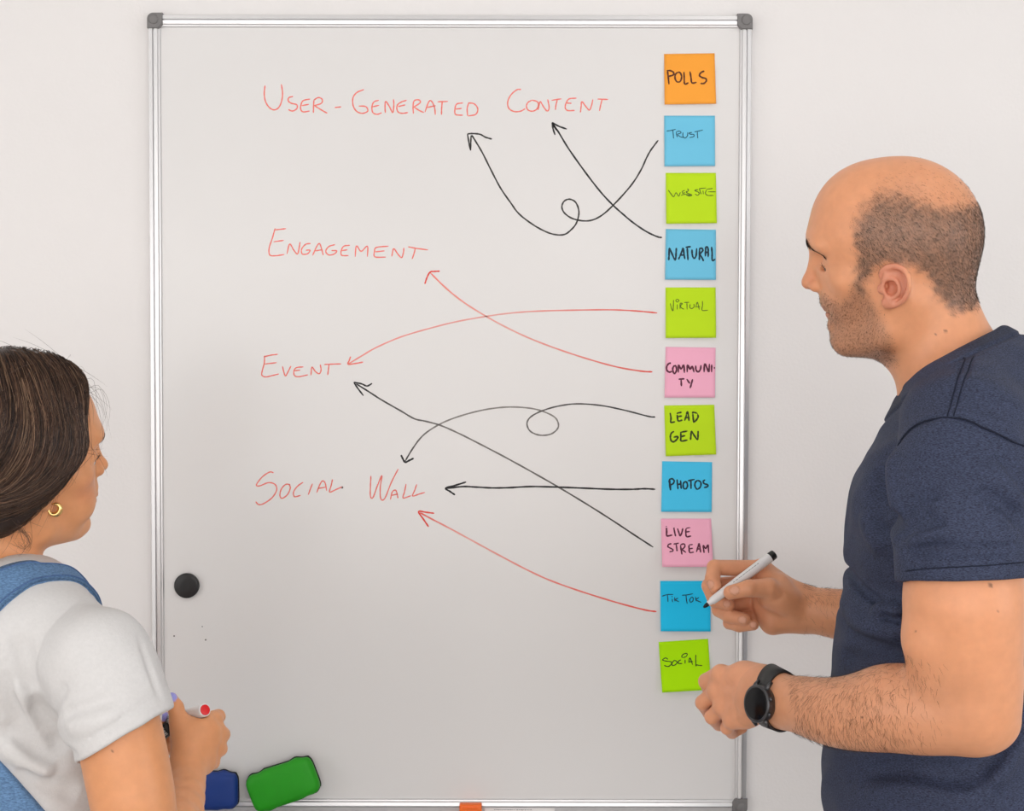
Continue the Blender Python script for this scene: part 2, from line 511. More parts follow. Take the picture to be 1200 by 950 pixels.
# ------------------------------------------------------------------ ink
def ink_mat(name, c, rough=.5):
    return mat(name, c, rough, attr='col', spec=.3)
M_ink = ink_mat('marker_ink', (0, 0, 0, 1))
def ribbon(strokes, width, depth_fn, cols, thick=.00025, ntaper=2):
    """flat raised pen lines; strokes are world points on the surface (lists), width in metres, cols linear rgb or fn(t)"""
    V = []; Fs = []; C = []
    for si, (pts, w) in enumerate(strokes):
        pts = np.asarray(pts); n = len(pts)
        T = np.gradient(pts, axis=0); T[:, 1] = 0; T /= np.linalg.norm(T, axis=1)[:, None] + 1e-9
        N_ = np.stack([-T[:, 2], np.zeros(n), T[:, 0]], 1)
        ww = np.full(n, w / 2.0); ww[0] *= .55; ww[-1] *= .55
        ww *= 1 + .12 * np.sin(np.arange(n) * 1.7 + si)
        b = len(V)
        for i in range(n):
            for sgn, dy in ((-1, 0), (-.8, -thick), (.8, -thick), (1, 0)):
                q = pts[i] + N_[i] * ww[i] * sgn; V.append((q[0], q[1] + dy - .00003, q[2]))
            c = cols(i / (n - 1), si) if callable(cols) else cols
            C += [c[:3]] * 4
        for i in range(n - 1):
            for j in range(3): Fs.append((b + i * 4 + j, b + i * 4 + j + 1, b + i * 4 + j + 5, b + i * 4 + j + 4))
    return V, Fs, C
def board_ink(name, strokes, zoom, wpx, cols, label, n=5):
    zx, zy, zs = zoom; out = []
    for st in strokes:
        w = wpx
        if isinstance(st, tuple): st, w = st
        p = catmull([(zx + a / zs, zy + b / zs) for a, b in st], n)
        out.append((np.array([P(a, b, YB) for a, b in p]), S(w, YB)))
    V, Fs, C = ribbon(out, None, None, cols)
    o = mesh_obj(name, V, Fs, M_ink, board, smooth=False); set_col(o, np.array(C)); o['label'] = label
    return o
RED = np.array(srgb(246, 128, 116)[:3]); RED2 = np.array(srgb(232, 78, 66)[:3]); PALE = np.array(srgb(240, 176, 168)[:3])
BLK = np.array(srgb(42, 42, 44)[:3]); GRY = np.array(srgb(140, 136, 132)[:3]); DRK = np.array(srgb(66, 64, 62)[:3])
Z1 = (300, 90, 1200 / 270)
board_ink('handwriting', [
    [(47, 45), (43, 90), (50, 130), (70, 160), (95, 172), (120, 158), (135, 120), (138, 80), (132, 38)],
    [(193, 102), (172, 108), (168, 125), (185, 138), (212, 145), (213, 165), (190, 178), (168, 170)],
    [(282, 116), (250, 122), (238, 135), (232, 165), (245, 182), (280, 178)], [(238, 150), (276, 143)],
    [(302, 120), (300, 150), (299, 188)], [(300, 122), (325, 108), (345, 118), (340, 138), (302, 150)], [(305, 150), (340, 172), (372, 190)],
    [(410, 160), (444, 156)],
    [(562, 66), (525, 82), (505, 110), (506, 150), (525, 180), (555, 190), (582, 178), (572, 155), (535, 152)],
    [(640, 122), (615, 130), (604, 155), (608, 185), (630, 195), (655, 187)], [(606, 156), (642, 148)],
    [(674, 188), (672, 155), (676, 128), (695, 155), (712, 186), (718, 150), (716, 116)],
    [(785, 122), (755, 132), (735, 150), (738, 180), (760, 190), (792, 186)], [(740, 155), (778, 146)],
    [(820, 192), (818, 155), (824, 125), (848, 120), (855, 135), (820, 158)], [(824, 158), (850, 175), (875, 186)],
    [(880, 184), (900, 130), (915, 128), (930, 160), (934, 198)], [(890, 160), (936, 150)],
    [(945, 130), (1000, 128)], [(970, 130), (967, 165), (966, 198)],
    [(1078, 136), (1045, 142), (1036, 170), (1040, 196), (1078, 200)], [(1040, 168), (1072, 164)],
    [(1108, 135), (1100, 165), (1102, 203)], [(1104, 136), (1135, 140), (1155, 165), (1145, 195), (1104, 204)]], Z1, 1.55, RED, 'red handwritten heading USER-GENERATED')
board_ink('handwriting', [
    [(245, 118), (205, 122), (150, 170), (120, 235), (130, 295), (180, 325), (240, 322), (285, 298)],
    [(345, 220), (310, 240), (296, 275), (310, 310), (350, 322), (390, 305), (408, 265), (395, 232), (345, 218)],
    [(405, 310), (412, 275), (425, 232), (455, 280), (490, 320), (508, 290), (495, 210)],
    [(530, 220), (625, 206)], [(585, 215), (572, 265), (567, 310)],
    [(765, 200), (700, 205), (672, 235), (658, 285), (680, 315), (748, 315)], [(670, 245), (718, 248)],
    [(802, 334), (808, 280), (815, 232), (850, 275), (885, 312), (905, 270), (918, 212)],
    [(962, 208), (1062, 212)], [(1005, 212), (992, 260), (980, 320)]], (580, 90, 8), 1.5, RED, 'red handwritten heading CONTENT')
board_ink('handwriting', [
    [(192, 70), (120, 78)], [(122, 68), (105, 130), (84, 195), (88, 238), (125, 243), (182, 235)], [(112, 154), (178, 145)],
    [(198, 232), (215, 168), (240, 205), (265, 232), (275, 195), (282, 155)],
    [(350, 165), (318, 170), (292, 200), (296, 232), (330, 230), (345, 208), (318, 208)],
    [(362, 242), (385, 190), (405, 165), (418, 195), (430, 240)], [(378, 212), (422, 205)],
    [(505, 172), (465, 185), (446, 215), (465, 238), (500, 232), (516, 212), (482, 210)],
    [(600, 176), (562, 182), (545, 210), (548, 240), (592, 242)], [(548, 210), (585, 205)],
    [(634, 250), (642, 180), (672, 215), (712, 182), (712, 250)],
    [(848, 182), (770, 190), (758, 215), (760, 250), (830, 252)], [(762, 218), (822, 212)],
    [(868, 248), (880, 198), (905, 230), (930, 255), (942, 225), (945, 192)],
    [(972, 186), (1020, 195), (1100, 206)], [(1018, 196), (1010, 230), (998, 264)]], (300, 255, 1200 / 220), 1.5, RED, 'red handwritten heading ENGAGEMENT')
board_ink('handwriting', [
    [(285, 120), (220, 128), (152, 144)], [(160, 132), (158, 200), (140, 270), (135, 315), (170, 332), (230, 320), (295, 304)], [(155, 212), (275, 198)],
    [(328, 232), (342, 290), (358, 322), (385, 275), (408, 228)],
    [(525, 238), (460, 245), (436, 275), (440, 318), (480, 330), (568, 312)], [(440, 275), (495, 268)],
    [(595, 318), (605, 240), (635, 280), (672, 302), (690, 270), (682, 215)],
    [(718, 216), (800, 212), (880, 210)], [(765, 216), (758, 270), (752, 315)]], (290, 400, 8), 1.5, RED * .96, 'red handwritten heading EVENT')
Z5 = (290, 540, 1200 / 230)
board_ink('handwriting', [
    [(160, 72), (135, 68), (90, 98), (55, 145), (75, 152), (130, 132), (170, 145), (178, 180), (150, 225), (100, 260), (68, 266), (50, 248)],
    [(262, 145), (235, 143), (208, 170), (198, 210), (212, 228), (245, 205), (262, 165), (255, 143)],
    [(340, 130), (305, 155), (282, 190), (288, 218), (325, 210)], [(398, 138), (385, 170), (372, 206)],
    [(424, 194), (440, 150), (458, 122), (475, 135), (484, 182)], [(430, 168), (478, 160)],
    [(520, 112), (512, 150), (502, 190), (540, 175), (578, 158)],
    ], Z5, 1.5, RED * .93, 'red handwritten heading SOCIAL')
board_ink('handwriting', [
    [(755, 90), (752, 150), (752, 215), (768, 222), (795, 150), (822, 88), (812, 160), (815, 230), (840, 228), (880, 130), (922, 48)],
    [(874, 236), (885, 190), (905, 178), (915, 200), (920, 228)], [(882, 210), (918, 202)],
    [(970, 140), (960, 190), (952, 226), (1000, 212)], [(1035, 142), (1022, 180), (1010, 214), (1050, 202), (1085, 192)]], Z5, 1.5, RED * .93, 'red handwritten heading WALL')
def along(c0, c1, c2):
    return lambda t, s: (c0 * (1 - 2 * t) + c1 * 2 * t) if t < .5 else (c1 * (2 - 2 * t) + c2 * (2 * t - 1))
Z6 = (530, 130, 1200 / 260)
board_ink('drawn_arrow', [
    [(1114, 158), (1075, 210), (1050, 255), (1020, 320), (965, 405), (870, 510), (800, 570), (735, 594), (660, 585), (610, 555), (593, 520), (605, 488), (635, 477), (668, 495), (685, 545), (672, 605), (640, 645), (605, 668), (555, 668), (500, 650), (430, 610), (360, 555), (315, 495), (260, 415), (210, 320), (165, 230), (130, 170), (105, 130)],
    [(82, 124), (110, 122), (150, 126), (180, 142), (215, 152)], [(82, 124), (90, 170), (99, 214)], [(99, 214), (100, 170), (102, 132)]], Z6, 1.9, lambda t, s: DRK * .8, 'black looping arrow drawn up to the heading from the blue note')
board_ink('drawn_arrow', [
    [(1134, 684), (1110, 680), (1050, 652), (980, 605), (920, 555), (870, 510), (800, 435), (715, 325), (630, 205), (575, 115), (545, 72)],
    [(540, 62), (575, 82), (620, 98)], [(540, 62), (545, 95), (556, 130)], [(543, 66), (556, 92), (575, 112)]], Z6, 2.0, lambda t, s: BLK * 1.3, 'black arrow crossing the looping arrow below CONTENT')
Z7 = (400, 430, 1200 / 380)
ZM = (290, 300, 1200 / 490)
board_ink('drawn_arrow', [
    [(1176, 163), (1110, 157), (1040, 154), (940, 155), (830, 158), (760, 163), (690, 172), (600, 188), (520, 208), (440, 232), (370, 262), (325, 288), (290, 309)],
    [(296, 288), (292, 300), (289, 310), (310, 308), (332, 304)]], ZM, 1.7, lambda t, s: (RED2 * (1 - 2.2 * t) + PALE * 2.2 * t if t < .45 else PALE * (1 - (t - .45) * 1.2) + RED * (t - .45) * 1.2) if s == 0 else RED, 'faded red curved arrow pointing at EVENT')
board_ink('drawn_arrow', [
    [(1162, 332), (1130, 330), (1060, 318), (980, 296), (900, 270), (820, 240), (750, 208), (680, 170), (620, 132), (570, 92), (525, 48)],
    [(509, 80), (515, 62), (524, 46), (538, 44), (552, 43)]], ZM, 1.8, lambda t, s: (RED2 * (1 - 1.6 * t) + PALE * 1.6 * t if t < .6 else PALE * (1 - (t - .6) * 2.4) + RED * (t - .6) * 2.4) if s == 0 else RED2, 'red arrow curving up to ENGAGEMENT')
board_ink('drawn_arrow', [
    ([(1162, 185), (1135, 182), (1050, 160), (960, 142), (870, 136), (800, 145), (740, 163), (700, 185), (687, 210), (700, 238), (735, 252), (775, 248), (800, 228), (802, 205), (785, 182), (735, 160), (680, 150), (610, 148), (540, 156), (470, 172), (400, 195), (345, 222), (300, 255), (265, 300), (236, 348)], 1.8),
    ([(221, 325), (228, 340), (236, 352), (250, 346), (268, 337)], 2.2)], Z7, 1.8, lambda t, s: (BLK * (1 - 1.6 * t) + GRY * 1.6 * t if t < .6 else (GRY * (1 - max(0, t - .85) * 6) + BLK * max(0, t - .85) * 6)) if s == 0 else BLK, 'grey fading looped arrow pointing at SOCIAL WALL')
board_ink('drawn_arrow', [
    [(1154, 666), (1080, 618), (1000, 565), (900, 502), (800, 442), (700, 385), (600, 330), (500, 278), (430, 243), (365, 215), (310, 200), (270, 191), (220, 162), (150, 122), (100, 90), (55, 62)],
    [(46, 56), (75, 62), (95, 70), (114, 60)], [(46, 56), (62, 80), (82, 106)]], Z7, 1.9, lambda t, s: (BLK * (1 - 2 * t) + GRY * .8 * 2 * t if t < .5 else GRY * .8 * (2 - 2 * t) + BLK * (2 * t - 1)) if s == 0 else BLK, 'long straight black arrow pointing up at EVENT')
board_ink('drawn_arrow', [
    [(1162, 452), (1120, 450), (1080, 452), (1000, 452), (900, 448), (800, 444), (700, 442), (620, 446), (560, 447), (500, 444), (450, 442), (388, 449)],
    [(462, 425), (420, 438), (386, 448), (402, 460), (421, 473)]], Z7, 2.1, lambda t, s: BLK * .75, 'straight black horizontal arrow pointing at SOCIAL WALL')
ZS = (290, 480, 1200 / 490)
board_ink('drawn_arrow', [
    [(1174, 579), (1140, 574), (1060, 553), (960, 522), (870, 490), (800, 458), (720, 416), (650, 378), (580, 340), (530, 314), (495, 295)],
    [(536, 297), (512, 294), (491, 292), (505, 314), (520, 336)]], ZS, 1.9, lambda t, s: (RED2 * (1 - 1.3 * t) + PALE * .95 * 1.3 * t if t < .7 else PALE * (1 - (t - .7) * 3) + RED2 * (t - .7) * 3) if s == 0 else RED2, 'red arrow curving up to the word WALL')
# a few stray pen specks on the board
for px, py, rr in ((241, 749.5, 1.0), (237, 734, .7), (204, 745, 1.0), (554, 938, .9), (401, 571, 1.4)):
    v, f = tube_geo_axis(P(px, py, YB), A(0, -1, 0), [(0, S(rr, YB)), (.0002, S(rr * .8, YB))], 10)
    o = mesh_obj('pen_speck', v, f, M_ink, board); set_col(o, np.tile(DRK * 2, (len(v), 1)))

# ------------------------------------------------------------------ sticky notes
def paper(name, c): return mat(name, c, .8, spec=.15, noise=(14, .02, 3, ONE))
N_OR = paper('orange_paper', srgb(255, 170, 66)); N_BL = paper('blue_paper', srgb(118, 205, 238)); N_BL2 = paper('deep_blue_paper', srgb(40, 202, 250))
N_BL1 = paper('mid_blue_paper', srgb(80, 206, 250))
N_GR = paper('lime_paper', srgb(198, 236, 40)); N_GR2 = paper('green_paper', srgb(182, 246, 8)); N_PK = paper('pink_paper', srgb(255, 186, 212))
def note(corners, lift, mt, label, strokes, zoom, wpx, ic):
    c = [P(x, y, YB) for x, y in corners]      # TL TR BR BL
    def at(u, v, e=0.0):
        q = (c[0] * (1 - u) + c[1] * u) * (1 - v) + (c[3] * (1 - u) + c[2] * u) * v
        w = max(0.0, v - .18) / .82
        out = .0006 + lift * (w ** 1.6) + .0012 * math.sin(math.pi * min(1, w * 2.2)) * (w > 0)
        q = q.copy()
        q = q + (CAM - q) * (out / (q[1] - CAM[1]))      # paper curls off towards the room
        q[1] = YB - out
        return q + A(0, -e, 0)
    n = 14; V = []; Fs = []
    for e in (.00012, 0):
        for i in range(n + 1):
            for j in range(n + 1): V.append(at(j / n, i / n, e))
    m = (n + 1) ** 2; k = n + 1
    for i in range(n):
        for j in range(n):
            a = i * k + j; Fs.append((a, a + 1, a + k + 1, a + k)); Fs.append((m + a, m + a + k, m + a + k + 1, m + a + 1))
    rim = [j for j in range(k)] + [i * k + n for i in range(1, k)] + [n * k + j for j in range(n - 1, -1, -1)] + [i * k for i in range(n - 1, 0, -1)]
    for q in range(len(rim)):
        a, b = rim[q], rim[(q + 1) % len(rim)]; Fs.append((a, m + a, m + b, b))
    o = mesh_obj('sticky_note', V, Fs, mt)
    tag(o, label, 'sticky note', 'sticky notes in a column on the whiteboard')
    out = []; tl, tr, br, bl = [np.array(q) for q in corners]
    M2 = np.linalg.inv(np.column_stack([tr - tl, bl - tl]))
    for st in strokes:
        w = wpx
        if isinstance(st, tuple): st, w = st
        pts = []
        for a, b in catmull([(zoom[0] + a / zoom[2], zoom[1] + b / zoom[2]) for a, b in st], 4):
            u, v = M2 @ (np.array((a, b)) - tl); pts.append(at(min(max(u, 0), 1), min(max(v, 0), 1), .00014))
        out.append((np.array(pts), S(w, YB)))
    V, Fs, C = ribbon(out, None, None, np.array(ic), thick=.0001)
    h = mesh_obj('handwriting', V, Fs, M_ink, None, smooth=False); set_col(h, np.array(C))
    h.parent = o; h.location = np.array(h.location) - np.array(o.location)
    return o
za = 11.875; zb = 950 / 75
BROWN = srgb(92, 42, 20)[:3]; TEAL = srgb(24, 84, 110)[:3]; OLIVE = srgb(88, 118, 20)[:3]; NAVY = srgb(22, 52, 70)[:3]; MAR = srgb(98, 38, 62)[:3]; DKGR = srgb(44, 62, 10)[:3]
note([(778.2, 63.2), (837.4, 62.4), (839.2, 121.5), (778.8, 122.4)], .003, N_OR, 'orange sticky note reading POLLS, topmost of the column',
     [[(145, 335), (155, 420), (165, 520)], [(135, 332), (185, 330), (228, 355), (222, 390), (158, 410)],
      [(290, 350), (252, 385), (252, 450), (285, 487), (325, 470), (340, 410), (320, 360), (290, 350)],
      [(372, 345), (375, 430), (382, 515), (435, 498)], [(455, 340), (468, 420), (482, 500), (545, 492)],
      [(655, 335), (610, 355), (585, 395), (620, 425), (670, 440), (680, 470), (645, 508), (598, 508)]], (770, 55, za), 2.0, BROWN)
note([(778.3, 135.5), (837.8, 135.5), (837.9, 194.4), (778.7, 194.8)], .002, N_BL, 'light blue sticky note reading TRUST under the orange one',
     [[(140, 298), (210, 288), (278, 272)], [(235, 285), (240, 345), (245, 410)],
      [(285, 310), (290, 350), (300, 390)], [(285, 308), (335, 300), (355, 325), (300, 345)], [(300, 348), (340, 380), (395, 395)],
      [(385, 318), (385, 375), (415, 402), (450, 370), (455, 318)], [(520, 318), (475, 328), (495, 345), (545, 350), (545, 380), (480, 396)],
      [(555, 312), (620, 298), (680, 284)], [(600, 305), (600, 350), (606, 408)]], (770, 130, zb), 1.1, TEAL)
note([(780.1, 202.5), (838.9, 202.5), (840.1, 261.4), (780.7, 262.1)], .003, N_GR, 'lime green sticky note reading WEBSITE just below the TRUST note',
     [[(165, 350), (205, 405), (245, 450), (280, 390), (320, 440), (345, 385)], [(410, 358), (375, 372), (380, 398), (412, 388)], [(352, 432), (410, 415), (515, 432)],
      [(445, 335), (465, 345), (455, 370), (430, 378), (455, 400), (515, 425), (480, 440), (430, 425)],
      [(610, 345), (555, 358), (600, 378), (625, 400), (600, 430), (560, 410)], [(625, 325), (640, 380), (655, 415)], [(625, 330), (725, 322)], [(680, 360), (685, 415)],
      [(735, 340), (825, 328)], [(735, 345), (715, 400), (750, 432), (835, 432)], [(755, 380), (868, 378)]], (770, 195, zb), 1.1, OLIVE)
note([(780.3, 268.3), (838.9, 269.1), (838.9, 327.8), (779.3, 327.5)], .002, N_BL, 'light blue sticky note reading NATURAL between two lime green notes',
     [[(172, 570), (178, 480), (182, 392), (220, 470), (268, 565), (280, 470), (285, 385)], [(315, 558), (350, 480), (385, 390), (395, 460), (410, 552)], [(345, 495), (408, 488)],
      [(420, 378), (500, 366)], [(445, 380), (450, 470), (455, 570)], [(515, 408), (520, 490), (545, 540), (575, 500), (585, 390)],
      [(622, 570), (625, 480), (628, 395)], [(622, 398), (660, 392), (675, 425), (628, 480)], [(630, 480), (660, 530), (685, 585)],
      [(712, 515), (715, 440), (722, 375), (750, 385), (755, 450), (752, 525)], [(715, 455), (755, 450)], [(805, 368), (812, 470), (812, 572), (858, 556)]], (770, 260, zb), 2.1, NAVY)
note([(779.9, 336.7), (838.6, 336.7), (839.1, 395.7), (780.1, 396)], .0035, N_GR, 'lime green sticky note reading VIRTUAL just above the COMMUNITY note',
     [[(195, 320), (212, 390), (235, 432), (242, 350), (245, 270)], [(298, 258), (278, 280), (300, 302), (325, 280), (298, 258)], [(298, 335), (300, 412)],
      [(340, 405), (342, 320)], [(338, 318), (375, 325), (345, 360), (370, 395), (400, 408)], [(400, 310), (478, 305)], [(442, 310), (445, 412)],
      [(490, 335), (488, 385), (518, 398), (550, 370), (545, 330)], [(572, 385), (598, 305), (625, 415)], [(580, 375), (635, 368)], [(672, 285), (674, 350), (668, 425), (755, 424)]], (770, 330, zb), 1.1, OLIVE)
note([(780.1, 406.3), (838.6, 407.3), (837.8, 465.7), (778.8, 465.7)], .002, N_PK, 'pink sticky note reading COMMUNITY, split over two lines',
     [[(205, 318), (165, 335), (140, 385), (150, 435), (190, 455), (218, 440)], [(258, 355), (232, 400), (240, 455), (262, 475), (288, 430), (282, 375), (258, 355)],
      [(315, 462), (320, 350), (355, 410), (395, 350), (405, 468)], [(445, 460), (452, 350), (490, 415), (520, 370), (548, 462)],
      [(572, 358), (575, 420), (605, 455), (640, 420), (650, 352)], [(695, 462), (705, 335), (740, 400), (765, 455), (775, 335)], [(808, 345), (806, 462)], [(840, 398), (858, 397)],
      [(318, 562), (405, 556)], [(355, 562), (360, 668)], [(438, 560), (485, 630)], [(525, 562), (505, 640), (487, 700)]], (770, 400, zb), 2.1, MAR)
zc = 950 / 72
note([(778.3, 475), (837, 474.1), (839.3, 532.4), (780.2, 534.5)], .0035, N_GR, 'lime green sticky note reading LEAD GEN between pink and blue notes',
     [[(200, 205), (215, 285), (212, 352), (278, 345)], [(310, 215), (315, 285), (330, 332), (392, 318)], [(305, 212), (380, 198)], [(318, 268), (385, 255)],
      [(425, 330), (450, 255), (468, 188), (485, 260), (492, 335)], [(440, 285), (490, 278)], [(548, 200), (558, 290), (566, 362)], [(538, 198), (600, 210), (635, 262), (605, 320), (568, 352)],
      [(262, 492), (220, 520), (205, 580), (220, 640), (262, 655), (310, 610), (318, 575), (255, 585)], [(365, 500), (368, 580), (372, 645), (470, 630)], [(362, 508), (468, 490)], [(370, 578), (435, 560)],
      [(515, 630), (522, 560), (530, 495), (575, 565), (622, 625), (630, 560), (632, 488)]], (770, 468, zc), 2.1, DKGR)
zd = 950 / 70
note([(776, 540.3), (834.6, 541.3), (833.9, 599.8), (774.9, 599.5)], .003, N_BL1, 'blue sticky note reading PHOTOS beside the straight arrow',
     [([(262, 365), (272, 450), (282, 535)], 2.6), [(255, 368), (305, 350), (340, 385), (320, 430), (275, 448)], [(385, 360), (392, 440), (400, 520)], [(440, 375), (445, 440), (452, 515)], [(392, 445), (450, 430)],
      [(505, 395), (482, 440), (490, 500), (525, 510), (550, 470), (540, 410), (505, 395)], [(555, 385), (665, 362)], [(605, 378), (605, 450), (606, 515)],
      [(715, 375), (675, 410), (668, 470), (705, 518), (755, 480), (760, 410), (715, 375)], [(830, 368), (800, 395), (815, 430), (870, 450), (865, 480), (810, 495)]], (765, 535, zd), 2.0, NAVY)
note([(774.6, 607.5), (833.3, 607.5), (835.7, 664.1), (776.1, 664.1)], .009, N_PK, 'pink sticky note reading LIVE STREAM with its lower edge curling off',
     [([(200, 205), (205, 280), (210, 350), (288, 338)], 2.2), [(310, 220), (322, 290), (338, 358)], [(365, 238), (385, 300), (405, 350), (430, 300), (445, 235)], [(492, 240), (488, 300), (500, 362), (568, 352)], [(492, 240), (560, 232)], [(490, 295), (548, 285)],
      [(275, 465), (235, 480), (222, 510), (260, 535), (295, 555), (290, 580), (245, 588)], [(305, 475), (385, 458)], [(345, 468), (352, 530), (358, 580)],
      [(408, 490), (418, 560), (430, 628)], [(405, 488), (455, 470), (475, 500), (450, 540), (418, 552)], [(425, 555), (490, 598)], [(532, 490), (535, 550), (545, 600), (605, 592)], [(530, 490), (590, 478)], [(538, 545), (590, 535)],
      [(642, 590), (665, 520), (682, 465), (695, 530), (705, 600)], [(655, 550), (700, 545)], [(742, 485), (748, 550), (755, 605)], [(742, 485), (780, 540), (812, 482), (822, 605)]], (765, 600, zb), 1.9, MAR)
note([(773.7, 680.5), (832.4, 680.5), (832.8, 739.8), (774.2, 739.5)], .006, N_BL2, 'deep blue sticky note at the tip of the white marker',
     [[(145, 318), (230, 292), (325, 290)], [(232, 298), (238, 350), (242, 408)], [(300, 315), (312, 330)], [(308, 355), (315, 412)], [(345, 330), (352, 400)], [(405, 345), (358, 372), (418, 405)],
      [(462, 302), (550, 295), (640, 276)], [(528, 300), (535, 370), (548, 436)], [(615, 330), (585, 375), (605, 412), (640, 385), (640, 340), (615, 330)], [(678, 325), (690, 395)], [(735, 335), (688, 372), (772, 415)]], (765, 675, zd), 1.2, srgb(10, 60, 92)[:3])
note([(771.8, 752.1), (829.8, 748.3), (833.5, 808), (776, 811.3)], .008, N_GR2, 'green tilted sticky note reading SOCIAL, lowest of the column',
     [[(240, 370), (205, 348), (155, 380), (215, 398), (290, 410), (295, 445), (245, 485), (178, 465)], [(335, 392), (305, 430), (315, 468), (365, 452), (388, 410), (350, 388), (330, 395)],
      [(450, 378), (415, 395), (410, 435), (470, 435)], [(480, 345), (460, 320), (495, 285), (545, 278), (535, 320), (480, 345)], [(515, 372), (515, 438)],
      [(572, 425), (592, 345), (635, 455)], [(578, 410), (640, 402)], [(685, 295), (685, 390), (690, 475), (700, 455), (730, 462), (790, 468)]], (765, 745, zd), 1.2, srgb(40, 72, 12)[:3])

# ------------------------------------------------------------------ magnet, erasers, clip
M_black = mat('black_plastic', (.012, .012, .013, 1), .38, noise=(40, .1, 2, ONE))
mc = P(219.5, 685.5, YB); mr = S(14.6, YB)
v, f = tube_geo_axis(A(mc[0], YB, mc[2]), A(0, -1, 0), [(0, mr * .92), (.0006, mr), (.006, mr), (.0072, mr * .95), (.0078, mr * .85), (.0080, mr * .3)], 48)
tag(mesh_obj('magnet', v, f, M_black), 'round black magnet on the left side of the whiteboard', 'magnet')
def eraser(cx, cy, ang, w, h, th, col, label, y0):
    """soft pad: w x h mm face, th mm thick, wavy piped edge"""
    c = P(cx, cy, y0); e = empty('board_eraser', c); tag(e, label, 'eraser', 'board erasers at the foot of the whiteboard')
    ca, sa = math.cos(ang), math.sin(ang)
    def outline(inset, wav):
        pts = []; r_ = .011; N_ = 96
        for i in range(N_):
            a = 2 * math.pi * i / N_
            s_ = 9.0
            x = np.sign(math.cos(a)) * abs(math.cos(a)) ** (2 / 5.5) * (w / 2 - inset); z = np.sign(math.sin(a)) * abs(math.sin(a)) ** (2 / 5.5) * (h / 2 - inset)
            wv = wav * math.sin(x / w * 2 * math.pi * 4.5) * (abs(z) > h * .4)
            z += wv
            pts.append((x * ca - z * sa, x * sa + z * ca))
        return pts
    def stack(name, layers, mt):
        V = []; Fs = []
        for d, ins, wav, *fc in layers:
            q_ = fc[0] if fc else 1.0
            for x, z in outline(ins, wav): V.append(c + A(x * q_, -d, z * q_))
        N_ = 96
        for l in range(len(layers) - 1):
            for i in range(N_): Fs.append((l * N_ + i, l * N_ + (i + 1) % N_, (l + 1) * N_ + (i + 1) % N_, (l + 1) * N_ + i))
        Fs.append(tuple(range(N_))); b_ = (len(layers) - 1) * N_; V.append(np.mean(V[b_:], 0)); m_ = len(V) - 1
        for i in range(N_): Fs.append((b_ + i, b_ + (i + 1) % N_, m_))
        return mesh_obj(name, V, Fs, mt, e)
    felt = mat('eraser_felt', (.02, .02, .022, 1), .95, bump=(500, .0006, ONE))
    stack('felt_pad', [(0, .0035, .0004), (.008, .0030, .0004)], felt)
    stack('piping', [(.007, .0012, .0012), (.0078, -.0002, .0014), (.009, -.0002, .0014), (.0098, .0012, .0012)], felt)
    fab = mat('eraser_cover', col, .55, noise=(30, .06, 3, ONE), bump=(900, .0002, ONE))
    stack('cover', [(.0095, .0012, .0012), (th * .55, .0006, .0010), (th * .78, .0012, .0007), (th * .92, .0032, .0003), (th, .0065, 0), (th + .0008, .0065, 0, .93), (th + .0016, .0065, 0, .75), (th + .0022, .0065, 0, .5), (th + .0024, .0065, 0, .25)], fab)
    return e
eraser(333.5, 915.5, math.radians(20.5), S(84, -.03), S(48, -.03), .024, srgb(26, 158, 2), 'green felt eraser tilted on the lower rail of the whiteboard', YB - .0075)
eraser(243, 923, math.radians(1.0), S(78, -.03), S(46.5, -.03), .022, srgb(8, 54, 132), "dark blue felt eraser half hidden behind the woman's hand", YB - .0075)
M_or = mat('orange_plastic', srgb(255, 112, 10), .4)
oc = empty('tray_clip', P(551.5, 952, YB - .012)); tag(oc, 'small orange plastic clip on the lower edge of the whiteboard', 'clip')
a = P(538.5, 942, -.03); b = P(564.5, 962, -.03)
box('clip_body', (a[0], -.034, b[2]), (b[0], -.0195, a[2]), M_or, oc, bev=.0015)
box('clip_ridge', (a[0] + .004, -.0355, a[2] - .006), (b[0] - .006, -.0335, a[2] - .0035), M_or, oc, bev=.0006)
# printed line on the tray label
lab = empty('tray_label', P(600, 949.5, -.0196)); tag(lab, 'narrow white label strip with tiny grey print on the lower rail', 'label')
a = P(568, 946.5, -.02); b = P(650, 962, -.02)
box('strip', (a[0], -.0203, b[2]), (b[0], -.0192, a[2]), mat('label_paper', (.86, .83, .82, 1), .6), lab)
g = []; x = P(579, 948, -.0204)[0]; z = P(579, 948, -.0204)[2]
while x < P(622, 948, -.0204)[0]:
    w = random.uniform(.0006, .0018); h = random.uniform(.0008, .0013)
    g.append(([(X, Y, Z) for X in (x, x + w) for Y in (-.0206, -.0202) for Z in (z - h, z)], BOXF)); x += w + random.uniform(.0004, .0012)
v, f = merge(g); mesh_obj('print', v, f, mat('grey_print', (.3, .28, .28, 1), .6), lab, smooth=False)
